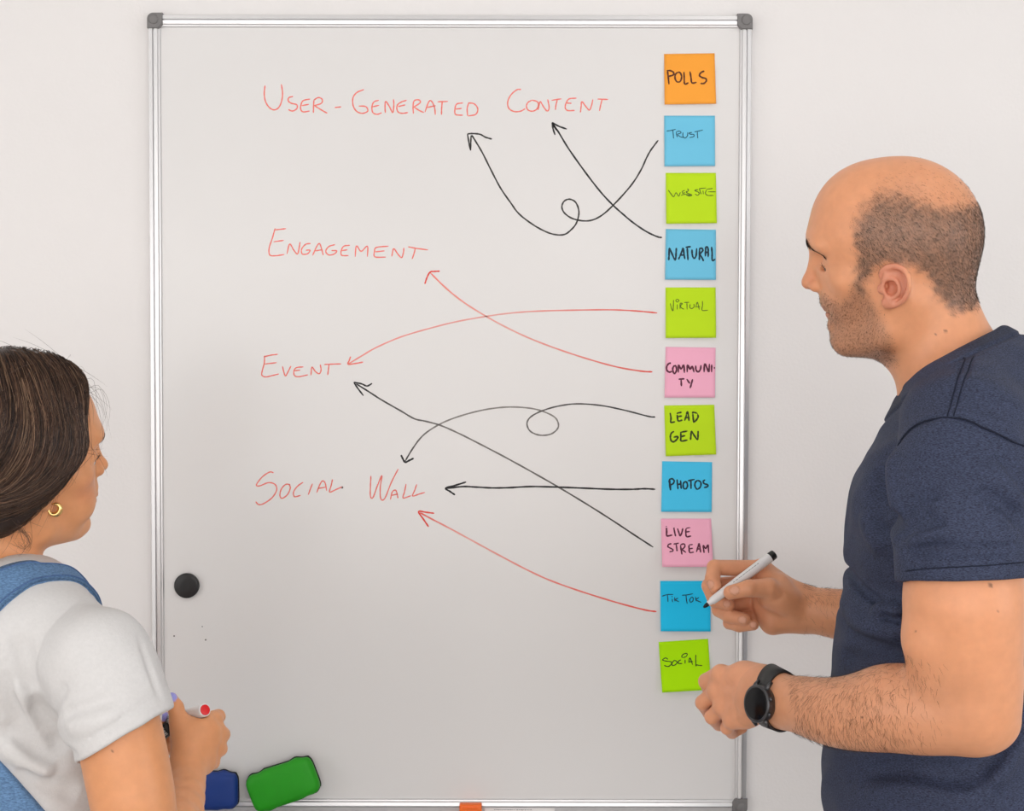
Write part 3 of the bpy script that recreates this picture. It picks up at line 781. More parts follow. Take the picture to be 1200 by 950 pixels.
# ================================================================== people: shared kit
def head_frame(yaw, pitch, roll):
    f = A(math.cos(yaw), math.sin(yaw), 0); l = A(-f[1], f[0], 0); u = A(0, 0, 1)
    f, u = f * math.cos(pitch) + u * math.sin(pitch), u * math.cos(pitch) - f * math.sin(pitch)
    l, u = l * math.cos(roll) - u * math.sin(roll), u * math.cos(roll) + l * math.sin(roll)
    return np.column_stack([f, l, u])
def hit(field, px, py, t0=1.0, t1=2.25):
    """first point of the field's surface on a line of sight"""
    d = ray(px, py); t = t0
    for _ in range(220):
        v = float(field((CAM + d * t)[None])[0])
        if v < 2e-4: break
        t += max(v * .6, 2e-4)
        if t > t1: return None
    return CAM + d * t
def hits(field, pts):
    q = [hit(field, *p) for p in pts]; return [p for p in q if p is not None]
def poly_sd(x, z, poly):
    """signed distance to a polygon, negative inside"""
    poly = np.asarray(poly, float); d = np.full(x.shape, 1e9); s = np.zeros(x.shape, bool)
    for i in range(len(poly)):
        a = poly[i]; b = poly[(i + 1) % len(poly)]; e = b - a
        wx, wz = x - a[0], z - a[1]; h = np.clip((wx * e[0] + wz * e[1]) / (e @ e), 0, 1)
        d = np.minimum(d, np.hypot(wx - h * e[0], wz - h * e[1]))
        c = ((a[1] > z) != (b[1] > z)) & (x < (b[0] - a[0]) * (z - a[1]) / (b[1] - a[1] + 1e-12) + a[0]); s ^= c
    return np.where(s, -d, d)
class HeadKit:
    def __init__(s, F, O, M, k=1.0): s.F, s.O, s.M, s.k = F, O, M, k / 1000
    def w(s, p): return s.O + s.M @ (np.asarray(p, float) * s.k)
    def ell(s, c, r, op='u', k=8, rz=0):
        R = s.M
        if rz:
            a = math.radians(rz); R = s.M @ np.array([[math.cos(a), -math.sin(a), 0], [math.sin(a), math.cos(a), 0], [0, 0, 1]])
        s.F.ell(s.w(c), np.asarray(r, float) * s.k, R, op, k * s.k)
    def cap(s, a, b, ra, rb, op='u', k=6): s.F.cap(s.w(a), s.w(b), ra * s.k, rb * s.k, op, k * s.k)
    def chain(s, p, r, op='u', k=3, n=4): s.F.chain([s.w(q) for q in p], np.asarray(r, float) * s.k if not np.isscalar(r) else r * s.k, op, k * s.k, n)
    def both(s, fn, c, *a, **kw):
        for sg in (1, -1):
            m = lambda p: (p[0], p[1] * sg, p[2])
            if isinstance(c[0], (tuple, list)): fn(*[m(p) for p in c], *a, **kw)
            else: fn(m(c), *a, **kw)
    def loc(s, X): return ((X - s.O) @ s.M) / s.k
def finger(F, pts, rad, k=.0028, n=5, kk=.002):
    F.chain(pts, rad, 'u', k, 0, kk)
def skin_mat(name, rough=.42):
    return mat(name, (.7, .4, .28, 1), rough, spec=.45, attr='col', noise=(90, .045, 4, ONE), bump=(900, .00012, ONE), sss=.12)

# ================================================================== the man
M_skin_m = skin_mat('skin_fair')
SKM = np.array((0.78, 0.35, 0.18)); SKM_RED = np.array((.66, .25, .16)); STUB = np.array((.135, .098, .078))
YH = -.52
O_m = P(1050, 306, YH); M_m = head_frame(math.radians(165), math.radians(-2), math.radians(12))
yb_ = math.radians(168); FB = A(math.cos(yb_), math.sin(yb_), 0); LB = A(-FB[1], FB[0], 0); UB = A(0, 0, 1)
B_m = np.column_stack([FB, LB, UB])
F = Field(); H = HeadKit(F, O_m, M_m)
# --- head
H.ell((-2, 0, 28), (96, 77.5, 92.5), k=4)
H.ell((35, 0, 45), (58, 65, 66), k=20)
H.ell((42, 0, -28), (43, 54, 60), k=24)
H.both(H.ell, (46, 47, -12), (24, 19, 17), k=14)
H.ell((80, 0, 33), (17, 42, 13), k=14)
H.both(H.ell, (78, 30, 27), (13, 20, 8), k=10)
H.both(H.cap, [(8, 58, -35), (16, 56, -76)], 19, 15, k=18)
H.both(H.cap, [(16, 55, -76), (58, 20, -90)], 15, 14, k=16)
H.ell((61, 0, -88), (16, 24, 14), k=12)
H.ell((22, 0, -84), (42, 46, 28), k=20)
H.both(H.ell, (94, 32, 9), (17, 17, 9), op='s', k=12)
H.both(H.ell, (68, 31, 7), (13.5, 14.5, 11), k=4)
H.both(H.ell, (82, 32, -.5), (7, 11, 2.2), op='s', k=2)
H.cap((86, 0, 20), (97, 0, -13), 6.5, 7.5, k=9)
H.ell((99, 0, -20), (9.3, 9, 8.2), k=6)
H.both(H.ell, (90, 12, -23), (9, 6.5, 7), k=5)
H.ell((87, 0, -25), (9, 8, 7), k=6)
H.both(H.ell, (97, 6, -30), (5, 3, 4), op='s', k=3)
H.ell((73, 0, -42), (13, 24, 12), k=10)
H.ell((72.5, 0, -50.5), (9.5, 20, 4.6), k=4)
H.ell((71.5, 0, -59), (10, 18, 5.2), k=4)
H.ell((70, 0, -54.8), (16, 24, .9), op='s', k=2.5)
H.ell((74, 0, -72), (6, 16, 6), k=8)
# --- ears
for sg in (1, -1):
    e = lambda *p: [(q[0], q[1] * sg, q[2]) for q in p]
    H.ell((1, 72 * sg, -14), (14, 9, 18), k=5)
    H.ell((1, 80.5 * sg, -14), (15.5, 4.2, 22), k=4, rz=14 * sg)
    H.chain(e((13, 78, -12), (16.5, 79, -2), (10, 82, 5.5), (-2, 85, 6.3), (-10.5, 88, 0), (-13.5, 89.5, -10), (-12, 89, -21), (-6.5, 87, -31), (2, 83.5, -37)), [2.2, 2.9, 3.2, 3.4, 3.5, 3.4, 3.2, 3.0, 3.0], k=2.5)
    H.ell((9, 80 * sg, -34.5), (8, 4.6, 7.2), k=4)
    H.ell((5.5, 86 * sg, -17), (7.5, 10.5, 9.8), op='s', k=2.5)
    H.ell((10.5, 79 * sg, -16.5), (3.2, 8, 5.2), op='s', k=1.5)
    H.chain(e((7, 85.5, -1), (-2, 87.5, -1.5), (-7.8, 89.5, -9), (-7, 89, -19), (-3.5, 87, -27)), [2.2, 2.6, 2.4, 2.0, 1.6], op='s', k=2.5)
    H.chain(e((9, 83, -7), (1, 85, -8.5), (-2.8, 86.3, -15), (-2.2, 86, -23), (5, 83.5, -29)), [1.8, 2.3, 2.4, 2.3, 2.0], k=2.5)
    H.ell((16.5, 79.5 * sg, -18.5), (4.6, 4, 6), k=4)
# --- neck
F.chain([H.w((-25, 0, -30)), H.w((-42, 0, -98)), H.w((-66, 0, -136)), P(1135, 490, -.51)], [.058, .0565, .0550, .072], k=.020, kk=.02)
H.both(H.cap, [(-18, 56, -40), (-18, 26, -150)], 15, 13, k=22)
# --- torso under the shirt
sp = [(1128, 545, .095), (1122, 640, .108), (1112, 760, .108), (1104, 880, .112), (1104, 1010, .11)]
F.chain([P(x, y, -.50) for x, y, r in sp], [r for *_, r in sp], k=.03, kk=.03, flat=(LB, 1.36))
for ys in (-.665, -.345):
    F.cap(P(1130, 470, -.50 + (-.06 if ys < -.5 else .06)), P(1133, 520, ys), .055, .052, k=.04)
# --- near (left) arm
F.chain([P(1133, 525, -.695), P(1131, 610, -.72), P(1129, 690, -.742), P(1129.5, 723, -.742), P(1133, 762, -.74), P(1139, 800, -.738), P(1136, 830, -.735)],
        [.048, .0525, .0580, .0575, .0535, .0475, .042], k=.02, n=3, kk=.004)
F.chain([P(1134, 830, -.735), P(1090, 832, -.722), P(1046, 829, -.70), P(1022, 832.5, -.685), P(996, 835, -.668), P(970, 833, -.645), P(940, 826, -.61), P(914, 821.5, -.587)],
        [.0425, .0445, .0445, .041, .0375, .0345, .0305, .0275], k=.016, n=3, kk=.004)
F.ell(P(1150, 858, -.735), (.022, .02, .019), None, 'u', .018)
F.cap(P(1152, 800, -.738), P(1168, 845, -.735), .030, .021, k=.018)
F.cap(P(1092, 752, -.75), P(1100, 790, -.745), .028, .026, k=.018)
E_in = hit(F, 1079, 768)
# --- near hand: loose fist seen from its back
q5 = lambda x, y, d: P(800 + x / 8.64, 760 + y / 8.64, d)
nw = nrm(A(-.45, -.88, .12))
F.cap(q5(985, 540, -.587), q5(760, 505, -.563), .0255, .0255, k=.012, flat=(nw, .78))
mc = [(385, 262, -.512), (340, 425, -.508), (400, 585, -.520), (495, 722, -.535)]
for (x, y, d), r in zip(mc, (.0112, .0112, .0105, .0098)):
    F.cap(q5(800, 440 + (y - 425) * .45, -.562), q5(x, y, d), .0155, r, k=.012)
F.cap(q5(640, 330, -.535), q5(640, 650, -.545), .017, .016, k=.014)
F.cap(q5(540, 350, -.515), q5(560, 640, -.525), .013, .012, k=.014)
F.cap(q5(900, 330, -.572), q5(640, 268, -.533), .0165, .0155, k=.012)
finger(F, [q5(390, 255, -.512), q5(242, 330, -.487), q5(285, 440, -.462), q5(420, 470, -.468)], [.0108, .0096, .0088, .0078])
finger(F, [q5(350, 430, -.506), q5(205, 545, -.490), q5(270, 640, -.464), q5(410, 640, -.468)], [.0108, .0090, .0086, .0078])
finger(F, [q5(405, 590, -.518), q5(298, 690, -.506), q5(370, 760, -.482), q5(480, 740, -.48)], [.0102, .0087, .0082, .0074])
finger(F, [q5(500, 720, -.533), q5(450, 800, -.522), q5(500, 845, -.50), q5(600, 800, -.492)], [.0095, .0078, .0074, .0068])
finger(F, [q5(820, 330, -.56), q5(600, 300, -.512), q5(430, 350, -.478), q5(330, 420, -.452)], [.0165, .0140, .0112, .0092], k=.006)
for (x, y, d), r in zip(mc, (.0098, .0100, .0094, .0086)):
    F.ell(q5(x + 6, y, d - .0042), (r, r, r), None, 'u', .006)
# knuckle pits and tendon hints on the back of the hand
for a, b in (((400, 345), (520, 400)), ((380, 510), (520, 530)), ((460, 650), (580, 640))):
    pts = hits(F, [(800 + a[0] / 8.64, 760 + a[1] / 8.64), (800 + (a[0] + b[0]) / 17.28, 760 + (a[1] + b[1]) / 17.28), (800 + b[0] / 8.64, 760 + b[1] / 8.64)])
    F.crease(pts, .005, .0016)
# --- far (right) arm and hand with the palm to the viewer
F.chain([P(1128, 525, -.345), P(1120, 640, -.32), P(1098, 748, -.30), P(1040, 734, -.275), P(990, 721, -.252), P(960, 716, -.242), P(941, 713.5, -.237)],
        [.05, .047, .041, .038, .0335, .0300, .0285], k=.02, n=3, kk=.004)
q4 = lambda x, y, d: P(820 + x / 8.64, 640 + y / 8.64, d)
ny = A(.15, -.98, .1)
F.cap(q4(1050, 640, -.237), q4(760, 560, -.232), .0275, .031, k=.012, flat=(ny, .74))
F.cap(q4(1000, 720, -.236), q4(740, 760, -.236), .0175, .0185, k=.012)
F.cap(q4(980, 520, -.238), q4(640, 250, -.226), .018, .0125, k=.014)
for x, y, d in ((620, 225, -.222), (580, 370, -.214), (585, 540, -.212), (640, 690, -.218)):
    F.cap(q4(840, 560 + (y - 460) * .35, -.228), q4(x, y, d), .015, .0122, k=.012)
finger(F, [q4(640, 228, -.223), q4(150, 212, -.240), q4(128, 330, -.252), q4(165, 425, -.259)], [.0122, .0103, .0100, .0082])
finger(F, [q4(590, 370, -.214), q4(98, 400, -.226), q4(150, 545, -.238), q4(295, 588, -.252)], [.0120, .0105, .0096, .0086])
finger(F, [q4(590, 540, -.212), q4(195, 640, -.226), q4(300, 705, -.246), q4(455, 738, -.260)], [.0115, .0100, .0096, .0086])
finger(F, [q4(645, 690, -.218), q4(300, 775, -.232), q4(400, 805, -.248), q4(545, 795, -.260)], [.0105, .0086, .0084, .0074])
finger(F, [q4(930, 610, -.252), q4(690, 425, -.272), q4(500, 425, -.281), q4(312, 468, -.2795)], [.019, .0138, .0112, .0096], k=.008, kk=.003)
F.ell(q4(790, 510, -.258), (.026, .017, .019), None, 'u', .012)
F.cap(q4(800, 380, -.250), q4(660, 330, -.240), .014, .012, k=.012)
p = hits(F, [(820 + x / 8.64, 640 + y / 8.64) for x, y in ((700, 555), (770, 550), (830, 510), (860, 460))])
if len(p) > 2: F.crease(p, .0028, .0016)
p = hits(F, [(820 + x / 8.64, 640 + y / 8.64) for x, y in ((510, 640), (500, 570), (530, 520))])
if len(p) > 2: F.crease(p, .003, .0012)
NAILS_M = [q for q in [hit(F, 820 + x / 8.64, 640 + y / 8.64) for x, y in ((352, 442), (104, 388), (272, 580), (428, 748), (545, 795))] if q is not None]
NAIL_R = [.0062, .0055, .0050, .0056, .0048]

PEN_M = (P(824.5, 711.5, -.276), P(907.5, 649, -.243))
F.cap(*PEN_M, .0075, .0075, op='s', k=.001)
Gm = Grid(F, A(0.30, -.84, .96), A(.80, -.18, 1.80), .002)
V, Q = Gm.mesh()
def soften(V, Q, wgt, it):
    E = np.concatenate([Q[:, [0, 1]], Q[:, [1, 2]], Q[:, [2, 3]], Q[:, [3, 0]]])
    deg = np.bincount(E.ravel(), minlength=len(V)).astype(float)[:, None] + 1e-9
    for _ in range(it):
        S_ = np.stack([np.bincount(E[:, 0], V[E[:, 1], c], len(V)) + np.bincount(E[:, 1], V[E[:, 0], c], len(V)) for c in range(3)], 1)
        V = V + (S_ / deg - V) * wgt[:, None] * .6
    return V
_l = H.loc(V); _y = np.abs(_l[:, 1]); _hd = fade(np.linalg.norm(_l - A(0, 0, -10), axis=1), 150, 170)
_ear = fade(np.linalg.norm((np.stack([_l[:, 0], _y, _l[:, 2]], 1) - A(2, 84, -15)) / A(24, 14, 32), axis=1), .9, 1.15)
_w = _hd * (1 - _ear) * np.maximum(fade(-_l[:, 2], -46, -40), fade(_l[:, 0], 48, 64))
V = soften(V, Q, _w, 45)
man = empty('person', A(P(1105, 900, -.5)[0], -.5, 0)); tag(man, 'bald man in a navy t-shirt holding a white marker, wearing a black watch', 'person')
body_m = mesh_obj('body', V, Q, M_skin_m, man)
# --- skin pigment
Lc = H.loc(V); ax, ay, az = Lc[:, 0], np.abs(Lc[:, 1]), Lc[:, 2]
ishead = fade(np.linalg.norm(Lc - A(0, 0, -10), axis=1), 165, 185)
HAIRP = [(45, 58), (27, 83), (2, 92), (-40, 74), (-75, 68), (-110, 60), (-110, -38), (-82, -55), (-60, -53), (-44, -34), (-33, -10), (-20, 4), (16, 8), (30, -6), (36, -24), (46, -14), (43, 24)]
BEARD = [(36, -18), (46, -14), (52, -30), (64, -38), (84, -33), (100, -40), (100, -110), (20, -122), (2, -106), (8, -78), (18, -52), (26, -36)]
_nz = np.array([mnoise.noise(Vector(q * 70)) for q in V * 1.0]) if False else np.sin(V[:, 0] * 310 + 2 * np.sin(V[:, 2] * 170)) * np.sin(V[:, 2] * 260 + 2 * np.sin(V[:, 1] * 210))
_sd = poly_sd(ax, az, HAIRP); _top = fade(-az, -70, -45)
hm = (fade(_sd + 3 * _nz, -9, 7) * (1 - _top) + fade(_sd + 3 * _nz, -20, 12) * _top) * ishead * (1 - .16 * (_nz + 1) / 2)
thin = fade(poly_sd(ax, az, [(40, 62), (20, 100), (-20, 108), (-70, 92), (-110, 70), (-110, 20), (30, 20)]), -30, 14) * .30 * ishead
crownpatch = fade(np.hypot(np.hypot(ax + 52, (ay - 42) * .8), az - 84), 14, 34)
hm = np.maximum(hm, thin) * (1 - .35 * crownpatch)
earm = fade(np.linalg.norm((np.stack([ax, ay, az], 1) - A(2, 84, -15)) / A(22, 13, 30), axis=1), .85, 1.05) * ishead
hm *= 1 - earm
bm = fade(poly_sd(ax, az, BEARD), -7, 8) * ishead * fade(-Lc[:, 0], 5, 40) * (1 - earm)
lips = fade(np.linalg.norm((np.stack([ax, ay, az], 1) - A(80, 0, -54.5)) / A(12, 21, 9.5), axis=1), .8, 1.0) * ishead
bm *= 1 - lips
C = np.tile(SKM, (len(V), 1))
mixc = lambda C, c, m: C * (1 - m[:, None]) + np.asarray(c) * m[:, None]
C = mixc(C, SKM_RED, earm * .8)
C = mixc(C, SKM_RED, .25 * fade(np.linalg.norm(Lc - A(100, 0, -18), axis=1), 8, 24) * ishead)
C = mixc(C, (.50, .20, .15), lips * .8)
C = mixc(C, STUB, hm * .76)
C = mixc(C, STUB, bm * .40)
for c_, r_ in zip(NAILS_M, NAIL_R):
    d_ = np.linalg.norm(V - c_, axis=1); C = mixc(C, (.78, .44, .33), fade(d_, r_ * .8, r_) * .65); C = mixc(C, (.45, .19, .11), fade(np.abs(d_ - r_ * 1.05), .0003, .0013) * .55)
# reddish hands and forearms, a few moles
hand = fade(np.linalg.norm(V - q5(500, 480, -.53), axis=1), .05, .11) + fade(np.linalg.norm(V - q4(400, 480, -.24), axis=1), .03, .09)
C = mixc(C, (.60, .275, .175), np.clip(hand, 0, 1) * .35)
fore = fade(np.abs(V[:, 0] - P(985, 820, -.66)[0]), .06, .15) * (V[:, 1] < -.56) * fade(V[:, 2], P(1000, 790, -.66)[2], P(1000, 730, -.66)[2])
C = mixc(C, (.56, .265, .15), fore * .5)
for x, y, r_ in ((1161, 685.5, .0016), (1012, 767, 0), (1010, 840, .0012), (1073, 740, .0009), (1170, 717, .0008), (1108, 388, .0013), (1096, 392, .0009)):
    q = hit(F, x, y)
    if q is not None and r_: C = mixc(C, (.16, .07, .04), fade(np.linalg.norm(V - q, axis=1), r_ * .8, r_ * 1.6) * .8)
set_col(body_m, C)
# --- hair: close-cropped ring of hair, stubble, brows, arm hair
M_hair_m = mat('dark_short_hair', (.045, .030, .022, 1), .6, attr='col', spec=.2)
from mathutils import noise as mnoise
Nrm = Gm.grad(V)
def grow(name, w, n, length, rad, flow, curl, col, lift=.5, steps=4):
    w = np.maximum(w, 0); pw = w / w.sum()
    i = rng.choice(len(V), n, p=pw)
    b = V[i] + rng.normal(0, .0006, (n, 3)); nn = Nrm[i]
    fl = flow(V[i]) + rng.normal(0, curl, (n, 3))
    fl -= nn * (fl * nn).sum(1, keepdims=True); fl /= np.linalg.norm(fl, axis=1, keepdims=True) + 1e-9
    L_ = length * rng.uniform(.6, 1.2, n)
    t = np.linspace(0, 1, steps)[None, :, None]
    c = b[:, None] - nn[:, None] * .0004 + L_[:, None, None] * (fl[:, None] * t + nn[:, None] * lift * (t - .45 * t * t))
    cc = np.asarray(col) * rng.uniform(.6, 1.5, (n, 1))
    return strands(name, c, rad, M_hair_m, man, cc)
vis = Lc[:, 1] > -200
back = lambda X: np.tile(-M_m[:, 0] * .6 - M_m[:, 2] * .8, (len(X), 1))
grow('hair', hm ** 1.3 * ishead, 42000, .0034, .000075, back, .16, (.075, .056, .045), .30)
grow('beard_stubble', bm, 13000, .0018, .000105, lambda X: np.tile(M_m[:, 0] * .3 - M_m[:, 2], (len(X), 1)), .5, (.05, .035, .027), .6, 3)
armw = ((V[:, 1] < -.575) & (V[:, 0] > q5(1010, 540, -.58)[0]) & (V[:, 0] < P(1085, 830, -.72)[0]) & (V[:, 2] < P(1060, 755, -.72)[2])) * 1.0
armw = armw * fade(V[:, 0], P(1000, 830, -.68)[0], P(1095, 830, -.72)[0])
armw2 = ((V[:, 1] > -.31) & (V[:, 0] > P(938, 700, -.24)[0]) & (V[:, 0] < P(1040, 720, -.27)[0])) * (.25 + (Nrm[:, 2] > .5) * 1.3)
armdir = nrm(P(1000, 835, -.668) - P(940, 826, -.61))
grow('arm_hair', np.clip(armw + armw2 * .8, 0, 2), 4200, .0105, .00008, lambda X: np.tile(armdir * -.1 + A(.35, 0, -1), (len(X), 1)), .35, (.06, .035, .02), .28, 6)
def brow(Hk, G, pts, n, length, rad, col, parent, mt, name='eyebrow', dirv=(-.5, .9, -.2), sg=1):
    pts = catmull(np.array([(p[0], p[1] * sg, p[2]) for p in pts], float), 8)
    i = rng.integers(0, len(pts), n); base = np.array([Hk.w(p) for p in pts[i]]) + rng.normal(0, .0019 if name == 'eyebrow' else .0006, (n, 3))
    base = G.project(base, 0.0, 4); nn = G.grad(base)
    d = Hk.M @ A(dirv[0], dirv[1] * sg, dirv[2]); d = np.tile(d, (n, 1)) + rng.normal(0, .25, (n, 3)); d -= nn * (d * nn).sum(1, keepdims=True)
    d /= np.linalg.norm(d, axis=1, keepdims=True)
    t = np.linspace(0, 1, 4)[None, :, None]
    c = base[:, None] + length * rng.uniform(.6, 1.1, n)[:, None, None] * (d[:, None] * t + nn[:, None] * (.25 * t - .12 * t * t))
    return strands(name, c, rad, mt, parent, np.tile(col, (n, 1)) * rng.uniform(.7, 1.4, (n, 1)))
for sg in (1, -1):
    brow(H, Gm, [(99, 10, 29), (95, 20, 30), (86, 32, 27), (74, 42, 18)], 400, .0066, .00013, A(.035, .022, .016), man, M_hair_m, sg=sg)
    brow(H, Gm, [(84, 24, 3), (83, 33, 3), (77, 42, 4)], 24, .0062, .00009, A(.012, .01, .009), man, M_hair_m, 'eyelashes', (1, .3, -.35), sg)

# ------------------------------------------------------------------ t-shirt
M_navy = mat('navy_heather_jersey', (.04, .055, .1, 1), .75, spec=.3, attr='col', noise=(420, .8, 3, (1, 1, 3.2)), bump=(700, .0006, ONE))
T = Field()
sp = [(1137, 500, .080), (1131, 545, .106), (1122, 600, .121), (1118.5, 640, .1250), (1119.5, 670, .1190)]
sp2 = [(1106, 727, .1225), (1105, 770, .1245), (1103, 850, .131), (1102, 915, .135), (1103, 1000, .132), (1103, 1075, .128)]
T.chain([P(x, y, -.50) for x, y, r in sp], [r for *_, r in sp], k=.02, kk=.012, flat=(LB, 1.34))
T.chain([P(x, y, -.50) for x, y, r in sp2], [r for *_, r in sp2], k=.004, kk=.012, flat=(LB, 1.34))
T.cap(P(1128, 440, -.52), P(1133, 510, -.675), .064, .070, k=.03)
T.cap(P(1130, 440, -.50), P(1133, 510, -.345), .062, .064, k=.03)
T.ell(P(1172, 515, -.51), (.105, .15, .118), B_m, 'u', .04)
T.ell(P(1068, 590, -.57), (.062, .085, .075), B_m, 'u', .03)
T.ell(P(1066, 590, -.43), (.062, .085, .075), B_m, 'u', .03)
# collar plane through the front and the back of the neckline
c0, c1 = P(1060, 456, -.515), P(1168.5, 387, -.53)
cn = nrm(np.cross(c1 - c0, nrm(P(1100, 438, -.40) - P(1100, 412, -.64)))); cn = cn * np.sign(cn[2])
T.half(c0, cn, 'i', .003)
T.chain([H.w((-25, 0, -30)), H.w((-42, 0, -98)), H.w((-66, 0, -136))], [.0605, .0590, .0575], op='s', k=.001, kk=.02)
# sleeves
def sleeve(pts, rad, hem_p, hem_n, kk=.006):
    s = Field(); s.chain(pts, rad, k=.0, n=3, kk=kk); s.half(hem_p, hem_n, 'i', .0025)
    return s
hemn = nrm(P(1131, 745, -.746) - P(1130, 640, -.735)) + A(0.06, 0, 0)
SL = sleeve([P(1134, 522, -.69), P(1128, 560, -.71), P(1125, 605, -.722), P(1126, 645, -.735), P(1128, 680, -.742), P(1128.5, 720, -.742)], [.066, .0705, .0695, .066, .0625, .061],
            P(1128, 678, -.742), hemn)
SL.chain([P(1129, 672, -.741), P(1129.5, 730, -.742)], [.0590, .0588], op='s', k=.001)
T.sub(SL, 'u', .008)
SR = sleeve([P(1130, 520, -.35), P(1124, 580, -.33), P(1120, 660, -.315), P(1118, 690, -.31)], [.064, .066, .06, .058], P(1119, 672, -.312), A(-.05, 0, -1))
T.sub(SR, 'u', .012)
# armpit valley, seams, folds
q3 = lambda *ps: [(980 + x / 2.968, 380 + y / 2.968) for x, y in ps]
T0f = Field(); T0f.ops = list(T.ops)
FOLD = 3.0
def fold(pts, w, d):
    p = hits(T0f, pts)
    if len(p) >= 3: T.crease(p, w, d * FOLD, 4)
fold(q3((390, 322), (340, 326), (290, 342), (240, 378), (205, 430), (185, 490), (180, 560), (195, 640), (222, 715)), .0026, .0020)
fold(q3((390, 322), (440, 326), (520, 358), (600, 398), (652, 425)), .0026, .0020)
fold(q3((452, 108), (430, 160), (412, 215), (386, 318)), .0026, .0016)
fold(q3((476, 108), (454, 165), (432, 225), (408, 318)), .0024, .0012)
fold(q3((205, 440), (195, 520), (205, 600), (230, 680)), .010, -.004)
fold(q3((165, 470), (160, 540), (175, 620), (205, 690), (222, 740)), .010, .006)
fold(q3((225, 730), (262, 690), (300, 668), (340, 648)), .006, .0045)
fold(q3((228, 690), (262, 640), (310, 600), (370, 570)), .007, .003)
fold(q3((240, 760), (300, 745), (360, 725), (430, 715)), .007, -.003)
fold(q3((245, 790), (330, 782), (430, 790), (540, 785), (630, 768)), .006, .0035)
fold(q3((470, 560), (530, 600), (590, 640), (640, 690)), .008, .0035)
fold(q3((500, 480), (560, 530), (620, 590), (648, 640)), .010, -.003)
fold(q3((430, 520), (500, 580), (560, 640), (620, 720)), .010, -.0025)
fold(q3((240, 858), (330, 848), (440, 842), (550, 836), (645, 826)), .0018, .0011)
qA = lambda *ps: [(900 + x / 3.96, 660 + y / 3.96) for x, y in ps]
fold(qA((480, 205), (560, 225), (640, 235)), .009, -.004)
fold(qA((520, 230), (580, 255), (650, 262)), .007, .004)
fold(qA((360, 230), (450, 290), (560, 310), (660, 320)), .012, -.003)
fold(qA((350, 300), (450, 350), (560, 360), (670, 352)), .009, .003)
fold(qA((330, 420), (420, 440), (520, 430), (640, 400)), .010, .003)
fold([(985, 700), (1010, 730), (1040, 748), (1062, 752)], .009, -.003)
fold([(1000, 905), (1060, 900), (1120, 905), (1180, 890)], .014, .004)
fold([(1010, 925), (1080, 925), (1150, 935)], .012, -.003)
fold([(1195, 830), (1170, 880), (1140, 905), (1100, 915)], .010, .005)
fold([(1198, 860), (1178, 895), (1155, 920)], .010, -.004)
fold(q3((215, 705), (245, 650), (285, 610), (345, 585)), .005, .0026)
fold(q3((226, 745), (270, 715), (330, 700), (400, 690)), .005, .0024)
fold(q3((560, 420), (600, 480), (640, 560), (648, 600)), .008, .0030)
fold(q3((120, 560), (140, 640), (170, 720), (200, 780)), .010, .0024)
fold(q3((90, 640), (120, 730), (170, 800)), .012, -.0020)
def cloth_waves(T, amp):
    w = lambda X: amp * (np.sin(55 * X[..., 0] + 3 * np.sin(31 * X[..., 2])) * np.sin(47 * X[..., 2] + 2 * np.sin(38 * X[..., 1])) + .7 * np.sin(85 * (X[..., 2] + .5 * X[..., 1]) + 2.2 * np.sin(36 * X[..., 0] + 20 * X[..., 1])))
    T._add(w, CAM * 0, 99, 'd', 0)
cloth_waves(T, .0011)
# ribbed collar band below the plane
_c = P(1118, 667, -.50)
def _arc(dz0, r_, a0=-70, a1=80):
    return [_c + FB * (.1185 + r_) * math.cos(math.radians(a)) + LB * (.158 + r_) * math.sin(math.radians(a)) + UB * (dz0 - .045 * max(0, math.sin(math.radians(a))) ** 1.5) for a in np.linspace(a0, a1, 12)]
T.crease(_arc(.001, .003), .0060, .0085, 3); T.crease(_arc(-.014, .004), .009, -.0040, 3); T.crease(_arc(-.042, .004, -30, 80), .010, .005, 3); T.crease(_arc(-.075, .006, -20, 80), .012, .004, 3)
T._add(lambda X: .0030 * np.exp(-(((X - c0) @ cn + .017) / .0022) ** 2), H.w((-50, 0, -110)), .11, 'd', 0)
Gt = Grid(T, A(0.30, -.86, .88), A(.86, -.19, 1.64), .0021)
Vt, Qt = Gt.mesh()
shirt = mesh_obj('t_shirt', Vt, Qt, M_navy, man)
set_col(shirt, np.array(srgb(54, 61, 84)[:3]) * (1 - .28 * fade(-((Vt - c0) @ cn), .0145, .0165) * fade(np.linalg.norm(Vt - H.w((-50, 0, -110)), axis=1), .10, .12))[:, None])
M_seam_shade = mat('navy_seam_shade', srgb(38, 42, 56), .85, spec=.1)  # darker navy along the real seams, colour standing in for their shadow
def seam_shade(pts, r_=.0007, lift=.0004):
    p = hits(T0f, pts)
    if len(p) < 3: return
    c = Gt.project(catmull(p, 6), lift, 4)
    v, f = tube_geo(c, r_, 8, up=(0, -1, .2)); mesh_obj('seam_shade', v, f, M_seam_shade, shirt)
seam_shade(q3((214, 420), (240, 378), (290, 342), (340, 326), (390, 322), (440, 326), (520, 358), (600, 398), (652, 425)), .0009)
seam_shade(q3((452, 108), (430, 160), (412, 215), (386, 318)))
seam_shade(q3((476, 108), (454, 165), (432, 225), (408, 318)))
seam_shade(q3((238, 858), (330, 848), (440, 842), (550, 836), (648, 826)), .0006)
